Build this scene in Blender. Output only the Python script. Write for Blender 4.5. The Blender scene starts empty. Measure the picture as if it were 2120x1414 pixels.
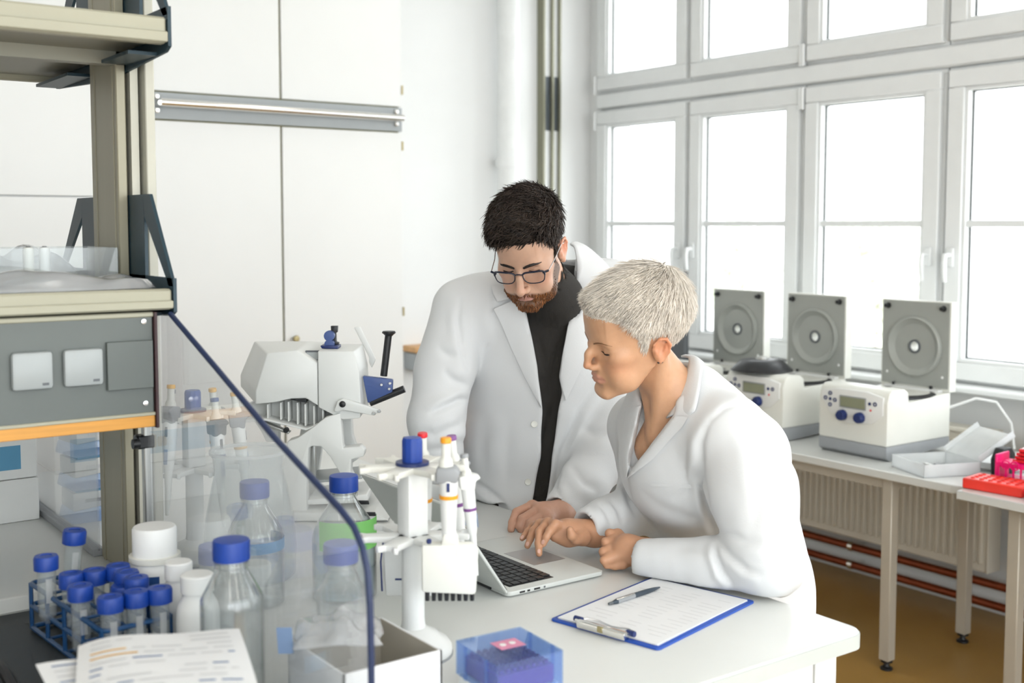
import bpy, bmesh, math, random
import numpy as np
from mathutils import Vector, Matrix, Euler

# ------------------------------------------------------------------ camera, world, exposure
scene = bpy.context.scene
COL = scene.collection
F_PX = 2420.0
PITCH = math.radians(4.2)
YAW = math.atan2(1755, 2420)
CAM = Vector((0, 0, 1.6))
H_DIR = Vector((math.sin(YAW), math.cos(YAW), 0))
R_DIR = Vector((math.cos(YAW), -math.sin(YAW), 0))
F_DIR = H_DIR * math.cos(PITCH) - Vector((0, 0, 1)) * math.sin(PITCH)
U_DIR = H_DIR * math.sin(PITCH) + Vector((0, 0, 1)) * math.cos(PITCH)
Y_C = 463 + F_PX * math.tan(PITCH)

cam_data = bpy.data.cameras.new('camera')
cam = bpy.data.objects.new('camera', cam_data)
COL.objects.link(cam)
scene.camera = cam
cam_data.sensor_width = 36.0
cam_data.lens = 36.0 * F_PX / 2120.0
cam_data.shift_y = -(707 - Y_C) / 2120.0
cam_data.clip_start = 0.05
cam_data.clip_end = 300
cam.location = CAM
_m = Matrix((R_DIR, U_DIR, -F_DIR)).transposed().to_4x4()
cam.rotation_euler = _m.to_euler()
cam_data.dof.use_dof = True
cam_data.dof.focus_distance = 2.55
cam_data.dof.aperture_fstop = 3.6

world = bpy.data.worlds.new('overcast_sky')
scene.world = world
world.use_nodes = True
wn = world.node_tree
bgn = wn.nodes['Background']
bgn.inputs[0].default_value = (0.93, 0.975, 1.0, 1)
bgn.inputs[1].default_value = 4.0

scene.view_settings.view_transform = 'Standard'
scene.view_settings.look = 'None'
scene.view_settings.exposure = 0.24
scene.view_settings.gamma = 1.0
scene.view_settings.use_curve_mapping = False
try:
    scene.cycles.max_bounces = 5
    scene.cycles.diffuse_bounces = 3
    scene.cycles.glossy_bounces = 3
    scene.cycles.transmission_bounces = 4
    scene.cycles.transparent_max_bounces = 20
    scene.cycles.adaptive_threshold = 0.05
    scene.cycles.adaptive_min_samples = 14
    scene.cycles.caustics_reflective = False
    scene.cycles.caustics_refractive = False
    scene.cycles.sample_clamp_indirect = 6.0
except Exception:
    pass

def portal(name, loc, sx, sy, rot):
    l = bpy.data.lights.new(name, 'AREA')
    l.shape = 'RECTANGLE'; l.size = sx; l.size_y = sy; l.energy = 1.0
    l.cycles.is_portal = True
    o = bpy.data.objects.new(name, l); COL.objects.link(o)
    o.location = loc; o.rotation_euler = rot
    return o

# window bank on the right (its emission side looks into the room, -X) and the unseen opening added behind the camera
portal('daylight_window_bank', (4.47, 2.2, 2.02), 2.2, 6.1, (0, math.radians(90), 0))
portal('daylight_rear_windows', (1.0, -2.62, 1.8), 7.2, 2.9, (math.radians(90), 0, 0))

# ------------------------------------------------------------------ helpers
def P(px, py, w):
    """a point seen at (px, py) of the photo, w metres deep"""
    return CAM + (F_DIR + R_DIR * ((px - 1060) / F_PX) - U_DIR * ((py - Y_C) / F_PX)) * w

def on_z(px, py, z):
    d = F_DIR + R_DIR * ((px - 1060) / F_PX) - U_DIR * ((py - Y_C) / F_PX)
    return CAM + d * ((z - CAM.z) / d.z)

def project_np(V):
    d = V - np.array(CAM)
    w = d @ np.array(F_DIR)
    return 1060 + F_PX * (d @ np.array(R_DIR)) / w, Y_C - F_PX * (d @ np.array(U_DIR)) / w, w

def srgb(h):
    h = h.lstrip('#')
    c = [int(h[i:i + 2], 16) / 255 for i in (0, 2, 4)]
    return tuple(x / 12.92 if x <= 0.04045 else ((x + 0.055) / 1.055) ** 2.4 for x in c) + (1,)

MATS = {}
def mat(name, col=(0.8, 0.8, 0.8, 1), rough=0.5, metal=0.0, var=0.04, scale=12.0, bump=0.0, bscale=80.0,
        coat=0.0, attr=None, spec=0.5, sss=0.0, sheen=0.0, stretch=None):
    if name in MATS:
        return MATS[name]
    if isinstance(col, str):
        col = srgb(col)
    m = bpy.data.materials.new(name)
    m.use_nodes = True
    nt = m.node_tree
    b = nt.nodes['Principled BSDF']
    b.inputs['Roughness'].default_value = rough
    b.inputs['Metallic'].default_value = metal
    b.inputs['Specular IOR Level'].default_value = spec
    if coat:
        b.inputs['Coat Weight'].default_value = coat
        b.inputs['Coat Roughness'].default_value = 0.08
    if sss:
        b.inputs['Subsurface Weight'].default_value = sss
        b.inputs['Subsurface Radius'].default_value = (0.9, 0.35, 0.2)
        b.inputs['Subsurface Scale'].default_value = 0.008
    if sheen:
        b.inputs['Sheen Weight'].default_value = sheen
    tc = nt.nodes.new('ShaderNodeTexCoord')
    src = tc.outputs['Object']
    if stretch:
        mp = nt.nodes.new('ShaderNodeMapping')
        mp.inputs['Scale'].default_value = stretch
        nt.links.new(src, mp.inputs['Vector']); src = mp.outputs['Vector']
    n = nt.nodes.new('ShaderNodeTexNoise')
    n.inputs['Scale'].default_value = scale
    n.inputs['Detail'].default_value = 3
    nt.links.new(src, n.inputs['Vector'])
    rp = nt.nodes.new('ShaderNodeValToRGB')
    rp.color_ramp.elements[0].position = 0.3
    rp.color_ramp.elements[1].position = 0.7
    rp.color_ramp.elements[0].color = (1 - var, 1 - var, 1 - var, 1)
    rp.color_ramp.elements[1].color = (1 + var * .5, 1 + var * .5, 1 + var * .5, 1)
    nt.links.new(n.outputs['Fac'], rp.inputs['Fac'])
    mx = nt.nodes.new('ShaderNodeMix')
    mx.data_type = 'RGBA'; mx.blend_type = 'MULTIPLY'
    mx.inputs['Factor'].default_value = 1.0
    if attr:
        at = nt.nodes.new('ShaderNodeVertexColor'); at.layer_name = attr
        nt.links.new(at.outputs['Color'], mx.inputs['A'])
    else:
        mx.inputs['A'].default_value = col
    nt.links.new(rp.outputs['Color'], mx.inputs['B'])
    nt.links.new(mx.outputs['Result'], b.inputs['Base Color'])
    if bump:
        n2 = nt.nodes.new('ShaderNodeTexNoise')
        n2.inputs['Scale'].default_value = bscale
        n2.inputs['Detail'].default_value = 4
        nt.links.new(src, n2.inputs['Vector'])
        bp = nt.nodes.new('ShaderNodeBump')
        bp.inputs['Strength'].default_value = bump
        bp.inputs['Distance'].default_value = 0.002
        nt.links.new(n2.outputs['Fac'], bp.inputs['Height'])
        nt.links.new(bp.outputs['Normal'], b.inputs['Normal'])
    m.diffuse_color = col
    MATS[name] = m
    return m

def glass(name, tint=(1, 1, 1, 1), haze=0.0, haze_col=(0.9, 0.93, 0.95, 1), rough=0.03, ior=1.45, refl=1.0):
    """thin clear sheet: transparent + fresnel gloss + a little milky scatter"""
    if name in MATS:
        return MATS[name]
    m = bpy.data.materials.new(name); m.use_nodes = True
    nt = m.node_tree
    for x in list(nt.nodes):
        nt.nodes.remove(x)
    out = nt.nodes.new('ShaderNodeOutputMaterial')
    tr = nt.nodes.new('ShaderNodeBsdfTransparent'); tr.inputs[0].default_value = tint
    gl = nt.nodes.new('ShaderNodeBsdfGlossy'); gl.inputs['Roughness'].default_value = rough
    lw = nt.nodes.new('ShaderNodeLayerWeight'); lw.inputs[0].default_value = 0.5
    pw = nt.nodes.new('ShaderNodeMath'); pw.operation = 'POWER'; pw.inputs[1].default_value = 4.0
    nt.links.new(lw.outputs['Facing'], pw.inputs[0])
    ml = nt.nodes.new('ShaderNodeMath'); ml.operation = 'MULTIPLY_ADD'; ml.use_clamp = True
    ml.inputs[1].default_value = 0.7 * refl; ml.inputs[2].default_value = 0.035 * refl
    nt.links.new(pw.outputs[0], ml.inputs[0])
    di = nt.nodes.new('ShaderNodeBsdfDiffuse'); di.inputs[0].default_value = haze_col
    tl = nt.nodes.new('ShaderNodeBsdfTranslucent'); tl.inputs[0].default_value = haze_col
    ad = nt.nodes.new('ShaderNodeMixShader'); ad.inputs[0].default_value = 0.45
    nt.links.new(di.outputs[0], ad.inputs[1]); nt.links.new(tl.outputs[0], ad.inputs[2])
    tcn = nt.nodes.new('ShaderNodeTexCoord'); nz = nt.nodes.new('ShaderNodeTexNoise')
    nz.inputs['Scale'].default_value = 9.0
    nt.links.new(tcn.outputs['Object'], nz.inputs['Vector'])
    mr = nt.nodes.new('ShaderNodeMapRange')
    mr.inputs[3].default_value = haze * 0.8; mr.inputs[4].default_value = haze * 1.2
    nt.links.new(nz.outputs['Fac'], mr.inputs[0])
    m1 = nt.nodes.new('ShaderNodeMixShader')
    nt.links.new(mr.outputs[0], m1.inputs[0])
    nt.links.new(tr.outputs[0], m1.inputs[1]); nt.links.new(ad.outputs[0], m1.inputs[2])
    m2 = nt.nodes.new('ShaderNodeMixShader')
    nt.links.new(ml.outputs[0], m2.inputs[0])
    nt.links.new(m1.outputs[0], m2.inputs[1]); nt.links.new(gl.outputs[0], m2.inputs[2])
    nt.links.new(m2.outputs[0], out.inputs[0])
    MATS[name] = m
    return m

def emit(name, col, s):
    m = bpy.data.materials.new(name); m.use_nodes = True
    b = m.node_tree.nodes['Principled BSDF']
    b.inputs['Base Color'].default_value = col
    b.inputs['Emission Color'].default_value = col
    b.inputs['Emission Strength'].default_value = s
    return m

class MB:
    """collects shapes; build() links them as one mesh object"""
    def __init__(self):
        self.v = []; self.f = []; self.mi = []; self.cur = 0
    def add(self, vs, fs, M=None):
        o = len(self.v)
        for p in vs:
            p = Vector(p)
            self.v.append(tuple(M @ p) if M is not None else tuple(p))
        for q in fs:
            self.f.append([i + o for i in q]); self.mi.append(self.cur)
        return self
    def mi_(self, i):
        self.cur = i; return self
    def box(self, c, s, bev=0.0, M=None, seg=1):
        if bev <= 0:
            x, y, z = c; a, b, d = s[0] / 2, s[1] / 2, s[2] / 2
            vs = [(x + i * a, y + j * b, z + k * d) for i in (-1, 1) for j in (-1, 1) for k in (-1, 1)]
            fs = [(0, 1, 3, 2), (4, 6, 7, 5), (0, 4, 5, 1), (2, 3, 7, 6), (0, 2, 6, 4), (1, 5, 7, 3)]
            return self.add(vs, fs, M)
        bm = bmesh.new(); bmesh.ops.create_cube(bm, size=1)
        for v in bm.verts:
            v.co = Vector((v.co.x * s[0] + c[0], v.co.y * s[1] + c[1], v.co.z * s[2] + c[2]))
        bmesh.ops.bevel(bm, geom=list(bm.edges), offset=bev, segments=seg, profile=0.5, affect='EDGES')
        self.from_bm(bm, M); return self
    def bx(self, x0, x1, y0, y1, z0, z1, bev=0.0, M=None, seg=1):
        return self.box(((x0 + x1) / 2, (y0 + y1) / 2, (z0 + z1) / 2), (abs(x1 - x0), abs(y1 - y0), abs(z1 - z0)), bev, M, seg)
    def from_bm(self, bm, M=None):
        bm.verts.index_update()
        self.add([v.co.copy() for v in bm.verts], [[v.index for v in q.verts] for q in bm.faces], M)
        bm.free(); return self
    def cyl(self, a, b, r0, r1=None, n=20, cap=True, M=None):
        if r1 is None: r1 = r0
        a = Vector(a); b = Vector(b); d = (b - a).normalized()
        u = d.orthogonal().normalized(); w = d.cross(u)
        vs = []
        for c, r in ((a, r0), (b, r1)):
            for i in range(n):
                t = 2 * math.pi * i / n
                vs.append(c + u * (r * math.cos(t)) + w * (r * math.sin(t)))
        fs = [(i, (i + 1) % n, n + (i + 1) % n, n + i) for i in range(n)]
        if cap:
            fs += [tuple(range(n - 1, -1, -1)), tuple(range(n, 2 * n))]
        return self.add(vs, fs, M)
    def lathe(self, prof, o=(0, 0, 0), n=28, M=None, ax=None):
        """prof = [(r, z)...] turned about z (or about direction ax) at o"""
        o = Vector(o)
        T = Matrix.Translation(o)
        if ax is not None:
            T = T @ Vector((0, 0, 1)).rotation_difference(Vector(ax)).to_matrix().to_4x4()
        vs = []; idx = []
        for r, z in prof:
            if r < 1e-6:
                idx.append([len(vs)] * n); vs.append(T @ Vector((0, 0, z)))
            else:
                idx.append([len(vs) + i for i in range(n)])
                for i in range(n):
                    t = 2 * math.pi * i / n
                    vs.append(T @ Vector((r * math.cos(t), r * math.sin(t), z)))
        fs = []
        for k in range(len(prof) - 1):
            A, B = idx[k], idx[k + 1]
            for i in range(n):
                j = (i + 1) % n
                q = [A[i], A[j], B[j], B[i]]
                q2 = []
                for t in q:
                    if t not in q2: q2.append(t)
                if len(q2) > 2: fs.append(q2)
        return self.add(vs, fs, M)
    def tube(self, pts, r, n=8, M=None, closed=False, cap=True):
        pts = [Vector(p) for p in pts]; m = len(pts)
        rr = r if hasattr(r, '__len__') else [r] * m
        vs = []; u = None
        for i, p in enumerate(pts):
            if closed: d = pts[(i + 1) % m] - pts[i - 1]
            else: d = pts[min(i + 1, m - 1)] - pts[max(i - 1, 0)]
            d = d.normalized() if d.length > 1e-9 else Vector((0, 0, 1))
            u = d.orthogonal().normalized() if u is None else (u - d * u.dot(d)).normalized()
            w = d.cross(u)
            for k in range(n):
                t = 2 * math.pi * k / n
                vs.append(p + u * (rr[i] * math.cos(t)) + w * (rr[i] * math.sin(t)))
        fs = []
        for i in range(m if closed else m - 1):
            a = i * n; b = ((i + 1) % m) * n
            fs += [(a + k, a + (k + 1) % n, b + (k + 1) % n, b + k) for k in range(n)]
        if cap and not closed:
            fs += [tuple(range(n - 1, -1, -1)), tuple(range((m - 1) * n, m * n))]
        return self.add(vs, fs, M)
    def prism(self, poly, d0, d1, M=None, plane='xz', bev=0.0):
        """polygon in a plane, pushed through between d0 and d1 along the third axis"""
        def p3(a, b, d):
            return {'xz': (a, d, b), 'xy': (a, b, d), 'yz': (d, a, b)}[plane]
        n = len(poly)
        if bev > 0:
            bm = bmesh.new()
            A = [bm.verts.new(p3(a, b, d0)) for a, b in poly]; B = [bm.verts.new(p3(a, b, d1)) for a, b in poly]
            bm.faces.new(A); bm.faces.new(B[::-1])
            for i in range(n):
                bm.faces.new((A[i], B[i], B[(i + 1) % n], A[(i + 1) % n]))
            bmesh.ops.recalc_face_normals(bm, faces=bm.faces)
            bmesh.ops.bevel(bm, geom=list(bm.edges), offset=bev, segments=2, profile=0.5, affect='EDGES')
            return self.from_bm(bm, M)
        vs = [p3(a, b, d0) for a, b in poly] + [p3(a, b, d1) for a, b in poly]
        fs = [tuple(range(n - 1, -1, -1)), tuple(range(n, 2 * n))] + [(i, (i + 1) % n, n + (i + 1) % n, n + i) for i in range(n)]
        return self.add(vs, fs, M)
    def grid(self, rows, M=None):
        nu = len(rows[0]); vs = [p for r in rows for p in r]
        fs = [(i * nu + j, i * nu + j + 1, (i + 1) * nu + j + 1, (i + 1) * nu + j) for i in range(len(rows) - 1) for j in range(nu - 1)]
        return self.add(vs, fs, M)
    def build(self, name, m=None, parent=None, smooth=40, M=None):
        me = bpy.data.meshes.new(name)
        me.from_pydata(self.v, [], self.f)
        bm = bmesh.new(); bm.from_mesh(me)
        bmesh.ops.recalc_face_normals(bm, faces=bm.faces)
        bm.to_mesh(me); bm.free()
        return finish(name, me, m, parent, smooth, self.mi, M)

def finish(name, me, m=None, parent=None, smooth=40, mi=None, M=None):
    if smooth:
        for p in me.polygons: p.use_smooth = True
        if smooth < 180: me.set_sharp_from_angle(angle=math.radians(smooth))
    for k in (m if isinstance(m, (list, tuple)) else [m]):
        if k is not None: me.materials.append(k)
    if mi is not None and isinstance(m, (list, tuple)):
        me.polygons.foreach_set('material_index', mi)
    o = bpy.data.objects.new(name, me)
    COL.objects.link(o)
    if parent is not None: o.parent = parent
    if M is not None: o.matrix_local = M
    return o

def tag(o, label=None, cat=None, group=None, kind=None):
    if label: o['label'] = label
    if cat: o['category'] = cat
    if group: o['group'] = group
    if kind: o['kind'] = kind
    return o

def thing(name, label, cat, loc=(0, 0, 0), rotz=0.0, group=None):
    o = bpy.data.objects.new(name, None)
    COL.objects.link(o)
    o.empty_display_size = 0.05
    o.location = loc; o.rotation_euler = (0, 0, rotz)
    return tag(o, label, cat, group)

def struct(o):
    o['kind'] = 'structure'; return o

def copy_tree(o, parent=None):
    c = o.copy(); COL.objects.link(c)
    if parent is not None: c.parent = parent
    for ch in list(o.children): copy_tree(ch, c)
    return c

def Tm(loc=(0, 0, 0), rot=(0, 0, 0)):
    return Matrix.Translation(Vector(loc)) @ Euler(rot).to_matrix().to_4x4()

def text_mesh(name, body, size, m, parent, M, depth=0.0004):
    cu = bpy.data.curves.new(name, 'FONT'); cu.body = body; cu.size = size; cu.extrude = depth
    cu.align_x = 'CENTER'; cu.align_y = 'CENTER'
    o = bpy.data.objects.new(name, cu)
    me = bpy.data.meshes.new_from_object(o); bpy.data.objects.remove(o)
    return finish(name, me, m, parent, 0, None, M)

rng = random.Random(7)
# ------------------------------------------------------------------ materials of the room
M_WALL = mat('wall_paint', (0.88, 0.885, 0.875, 1), 0.7, var=0.02, scale=3, bump=0.05, bscale=120)
M_CEIL = mat('ceiling_paint', (0.85, 0.85, 0.84, 1), 0.8, var=0.02)
M_FLOOR = mat('floor_vinyl', srgb('#a8813f'), 0.32, var=0.12, scale=2.2, bump=0.03, bscale=30)
M_FRAME = mat('window_frame_white', (0.84, 0.855, 0.85, 1), 0.35, var=0.02)
M_GASKET = mat('gasket_dark', (0.03, 0.035, 0.035, 1), 0.5)
M_PANE = glass('window_pane', haze=0.02, refl=0.35)
M_CAB = mat('cabinet_laminate', (0.87, 0.875, 0.86, 1), 0.45, var=0.02, scale=2)
M_CABGAP = mat('cabinet_gap_olive', srgb('#8a8450'), 0.6)
M_GREYRAIL = mat('rail_grey', srgb('#a9aeb0'), 0.4, var=0.03)
M_CHROME = mat('chrome', (0.88, 0.87, 0.84, 1), 0.16, 1.0, var=0.03)
M_BRASSY = mat('hinge_brass', srgb('#b0a37a'), 0.35, 0.7)
M_RAD = mat('radiator_enamel', srgb('#e8e2d4'), 0.4, var=0.03)
M_COPPER = mat('copper_pipe_painted', srgb('#8f4526'), 0.32, 0.55, var=0.2, scale=14)
M_PIPEW = mat('pipe_white', (0.84, 0.85, 0.84, 1), 0.4)
M_OLIVE = mat('curtain_rail_olive', srgb('#8c8b78'), 0.4, 0.4)
M_DARKSTRIP = mat('curtain_rail_dark', srgb('#565c60'), 0.4, 0.4)

XW, YB, ZC = 4.35, 5.27, 3.35
XL, YR = -2.6, -2.5

struct(MB().bx(XL, XW + .25, YR, YB + .1, -0.1, 0.0).build('floor', M_FLOOR, smooth=0))
struct(MB().bx(XL, XW + .25, YR, YB + .1, ZC, ZC + .1).build('ceiling', M_CEIL, smooth=0))
struct(MB().bx(XL, XW + .25, YB, YB + .12, 0, ZC).build('wall_back', M_WALL, smooth=0))
struct(MB().bx(XL - .12, XL, YR, YB + .1, 0, ZC).build('wall_left', M_WALL, smooth=0))
# window wall: parapet, head, corner pier
w = MB()
w.bx(XW + .03, XW + .25, YR, YB, 0, 0.93)
w.bx(XW + .03, XW + .25, YR, YB, 3.12, ZC)
w.bx(XW + .03, XW + .25, 5.165, YB, 0.93, 3.12)
w.bx(XW + .03, XW + .25, YR, -0.86, 0.93, 3.12)
struct(w.build('wall_right', M_WALL, smooth=0))
# rear wall behind the camera with a broad unseen opening added for fill light
w = MB()
w.bx(XL, XW + .25, YR - .12, YR, 0, 0.35)
w.bx(XL, XW + .25, YR - .12, YR, 3.25, ZC)
for i in range(7): w.bx(XL + i * 1.16 - .04, XL + i * 1.16 + .04, YR - .1, YR - .02, .35, 3.25)
struct(w.build('wall_rear', M_WALL, smooth=0))
struct(MB().bx(XW - .13, XW + .05, YR, 5.2, 0.915, 0.94, bev=.006).build('trim_1', M_FRAME))

# ------------------------------------------------------------------ windows
def sash(name, y0, y1, z0, z1, muntin, hinge_side, handle):
    """casement between y0<y1, z0<z1; every piece a part"""
    root = bpy.data.objects.new(name, None); COL.objects.link(root); root['kind'] = 'structure'
    root.location = (XW, (y0 + y1) / 2, z0)
    hw, hh = (y1 - y0) / 2, z1 - z0
    fr = 0.088
    def frame(x0, x1, a, t, bev=0.004):
        b = MB()
        b.bx(x0, x1, -hw + a, hw - a, a, a + t, bev)
        b.bx(x0, x1, -hw + a, hw - a, hh - a - t, hh - a, bev)
        b.bx(x0, x1, -hw + a, -hw + a + t, a + t, hh - a - t, bev)
        b.bx(x0, x1, hw - a - t, hw - a, a + t, hh - a - t, bev)
        return b
    frame(0.0, .07, 0.0, .022).build('outer_frame', M_FRAME, root)
    frame(-.028, .05, .014, fr - .014).build('sash_frame', M_FRAME, root)
    frame(-.018, .045, fr, .014, .002).build('glazing_bead', M_FRAME, root)
    frame(.012, .02, fr + .012, .007, 0).build('gasket', M_GASKET, root)
    MB().bx(.014, .018, -hw + fr + .012, hw - fr - .012, fr + .012, hh - fr - .012).build('pane', M_PANE, root, smooth=0)
    if muntin:
        MB().bx(-.012, .028, -hw + fr, hw - fr, 1.6 - z0 - .014, 1.6 - z0 + .014, .004).build('muntin', M_FRAME, root)
    ys = hw - .004 if hinge_side > 0 else -hw + .004
    for zz in ((0.06, hh - .06) if muntin else (.05,)):
        b = MB(); b.cyl((-.034, ys, zz - .045), (-.034, ys, zz + .045), .008, n=10)
        b.cyl((-.034, ys, zz - .055), (-.034, ys, zz - .046), .010, n=10)
        b.build('hinge', M_FRAME, root)
    if handle:
        yh = -hw + .05 if hinge_side > 0 else hw - .05
        b = MB(); b.bx(-.042, -.028, yh - .016, yh + .016, 1.42 - z0, 1.50 - z0, .005)
        b.cyl((-.04, yh, 1.47 - z0), (-.075, yh, 1.47 - z0), .009, n=12)
        b.tube([(-.075, yh, 1.475 - z0), (-.08, yh, 1.44 - z0), (-.078, yh, 1.40 - z0), (-.072, yh, 1.36 - z0)], [.010, .011, .010, .008], n=10)
        b.build('handle', M_FRAME, root)
    return root

ycols = [5.16, 4.415, 3.66, 2.91, 2.16, 1.41, 0.66, -0.09, -0.84]
k = 1
for i in range(8):
    y1, y0 = ycols[i], ycols[i + 1]
    side = 1 if i % 2 == 0 else -1
    if i == 0: side = 1
    sash('window_%d' % k, y0 + .004, y1 - .004, 0.94, 2.245, True, side, True); k += 1
    sash('window_%d' % k, y0 + .004, y1 - .004, 2.335, 3.11, False, side, False); k += 1
b = MB(); b.bx(XW - .02, XW + .06, -.85, 5.16, 2.245, 2.335, .01)
struct(b.build('trim_2', M_FRAME))

# ------------------------------------------------------------------ corner: white heating pipe and the metal rail on the back wall
pp = thing('wall_pipe', 'thick white heating pipe running up the back wall behind the man', 'pipe', (3.72, 5.16, 0))
MB().cyl((0, 0, 0), (0, 0, ZC), .062, n=28).build('pipe_run', M_PIPEW, pp)
for z in (1.93, .6):
    b = MB(); b.lathe([(.062, -.03), (.068, -.03), (.068, .03), (.062, .03)], (0, 0, z), 28); b.bx(-.02, .02, .04, .108, z - .02, z + .02)
    b.build('pipe_clamp', M_PIPEW, pp)
rl = thing('curtain_rail', 'narrow olive metal rail with a dark middle section standing upright in the room corner', 'rail', (4.07, 5.24, 0))
b = MB(); b.bx(-.075, -.062, -.03, .03, .6, ZC); b.bx(-.013, .0, -.03, .03, .6, ZC); b.bx(.04, .05, -.03, .03, .6, ZC); b.build('rail_edge', M_OLIVE, rl)
MB().bx(-.062, .04, -.008, .012, .6, 2.12).build('rail_web', M_FRAME, rl)
MB().bx(-.062, .04, -.01, .012, 2.12, 2.42).build('rail_cover', M_DARKSTRIP, rl)
MB().bx(-.062, .04, -.008, .012, 2.42, ZC).build('rail_web', M_FRAME, rl)

# sheets pinned to the back wall
M_PAPER = mat('paper_white', (0.86, 0.87, 0.88, 1), 0.7, var=0.02)
M_INKF = mat('ink_faint', (0.72, 0.73, 0.74, 1), 0.7)
sh = thing('wall_notice', 'white paper notice with faint lines pinned to the back wall', 'notice', (2.99, 5.262, 1.55))
MB().box((0, -.002, .08), (.13, .003, .17)).build('sheet', M_PAPER, sh, smooth=0)
for i in range(5):
    MB().box((-.01 + .004 * (i % 2), -.0045, .13 - i * .02), (.06, .0008, .004)).build('text_line', M_INKF, sh, smooth=0)

# ------------------------------------------------------------------ tall cabinet with two columns of doors
cb = thing('tall_cabinet', 'tall white laminate cabinet with chrome bar on a grey rail, against the back wall', 'cabinet', (0, 0, 0))
YC = 4.60
b = MB(); b.bx(1.52, 2.722, YC + .02, YB - .01, 0, 3.3); b.build('body', M_CAB, cb)
MB().bx(1.53, 2.712, YC + .016, YC + .021, .12, 3.28).build('door_gap', M_CABGAP, cb, smooth=0)
for x0, x1 in ((1.545, 2.128), (2.138, 2.72)):
    for z0, z1 in ((.1, 2.008), (2.125, 3.29)):
        d = MB().bx(x0, x1, YC, YC + .018, z0, z1, .0015).build('door', M_CAB, cb)
MB().bx(1.545, 2.72, YC - .004, YC + .018, 2.014, 2.119, .001).build('rail', M_GREYRAIL, cb)
b = MB(); b.cyl((1.60, YC - .05, 2.075), (2.70, YC - .05, 2.07), .015, n=16); b.build('bar', M_CHROME, cb)
for x in (1.60, 2.69):
    b = MB(); b.cyl((x, YC - .004, 2.073), (x, YC - .05, 2.073), .010, n=12)
    b.box((x, YC - .01, 2.1), (.022, .016, .022), .005); b.box((x, YC - .01, 2.046), (.022, .016, .022), .005)
    b.build('bar_bracket', M_CHROME, cb)
b = MB(); b.lathe([(0, -.03), (.012, -.029), (.015, -.022), (.009, -.014), (.008, 0)], (2.18, YC, 1.108), 16, ax=(0, 1, 0))
b.build('knob', M_BRASSY, cb)
for z in (2.20, 1.95, 2.9, 1.2, .6):
    MB().bx(2.72, 2.728, YC - .003, YC + .015, z - .02, z + .02).build('hinge', M_BRASSY, cb)
cc = thing('side_cabinet', 'white laminate cabinet column behind the shelf unit at the left', 'cabinet', (0, 0, 0))
b = MB(); b.bx(-.4, 1.517, YC + .02, YB - .01, 0, 3.3); b.build('body', M_CAB, cc)
for i, (x0, x1) in enumerate(((.42, .94), (.95, 1.512), (-.38, .41))):
    for z0, z1 in ((.1, 1.70), (1.706, 3.29)):
        MB().bx(x0, x1, YC, YC + .018, z0, z1, .0015).build('door', M_CAB, cc)

# ------------------------------------------------------------------ radiators, pipes, sockets under the windows
def radiator(name, label, y0, y1):
    root = thing(name, label, 'radiator', (XW - .03, (y0 + y1) / 2, 0.2))
    hw = (y1 - y0) / 2
    MB().bx(-.085, -.0, -hw, hw, 0, .56, .008).build('body', M_RAD, root)
    n = int((y1 - y0) / .0333)
    rib = None
    for i in range(n):
        y = -hw + .03 + i * (2 * hw - .06) / (n - 1)
        if rib is None:
            rib = MB().box((-.088, 0, .28), (.014, .019, .49), .005).build('rib', M_RAD, root)
            rib.location = (0, y, 0)
        else:
            c = rib.copy(); COL.objects.link(c); c.parent = root; c.location = (0, y, 0)
    MB().bx(-.095, .0, -hw - .004, hw + .004, .555, .575, .004).build('top_grille', M_RAD, root)
    for s in (-1, 1):
        MB().bx(-.09, 0, s * hw - .004, s * hw + .004, .0, .56, .002).build('side_cover', M_RAD, root)
    for s in (-1, 1): MB().bx(-.0, .055, s * hw * .7 - .02, s * hw * .7 + .02, .1, .5).build('wall_bracket', M_RAD, root)
    return root
radiator('radiator', 'long cream ribbed panel radiator under the centrifuge table', 2.60, 4.55)
radiator('radiator', 'cream ribbed panel radiator at right edge under the table with red racks', .55, 2.42)
for z, x, lab in ((.145, .06, 'upper brown copper heating pipe along the foot of the window wall'),
                  (.062, .06, 'lower brown copper heating pipe just above the floor under the radiators')):
    r = thing('heating_pipe', lab, 'pipe', (XW - x, 0, z), group='copper heating pipes')
    MB().cyl((0, -2.4, 0), (0, 5.2, 0), .017, n=16).build('pipe_run', M_COPPER, r)
    for y in (3.30, 1.2, 4.6):
        b = MB(); b.lathe([(.0175, -.012), (.021, -.012), (.021, .012), (.0175, .012)], (0, y, 0), 16, ax=(0, 1, 0))
        b.bx(0, .09, y - .006, y + .006, -.006, .006); b.build('pipe_clip', M_CHROME, r)

# ------------------------------------------------------------------ unseen ceiling panels added as fill light
M_LAMP = emit('lamp_panel', (1.0, .97, .92, 1), 2.2)
proto = None
for i, (x, y) in enumerate(((-.9, -1.0), (.9, -1.0), (2.7, -1.0), (-.9, 1.2), (.9, 1.2), (2.7, 1.2), (-.9, 3.4), (.9, 3.4), (2.7, 3.4))):
    lab = 'long ceiling light panel, row %s from the window, %s' % (('third', 'second', 'nearest')[i % 3], ('behind the camera', 'over the bench end', 'near the cabinets')[i // 3])
    if proto is None:
        proto = thing('ceiling_light', lab, 'ceiling light', (x, y, ZC), group='ceiling light panels')
        MB().bx(-.16, .16, -.64, .64, -.05, 0, .004).build('housing', M_FRAME, proto)
        MB().bx(-.145, .145, -.62, .62, -.056, -.048).build('diffuser', M_LAMP, proto, smooth=0)
    else:
        c = copy_tree(proto); c.location = (x, y, ZC); c['label'] = lab

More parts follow.
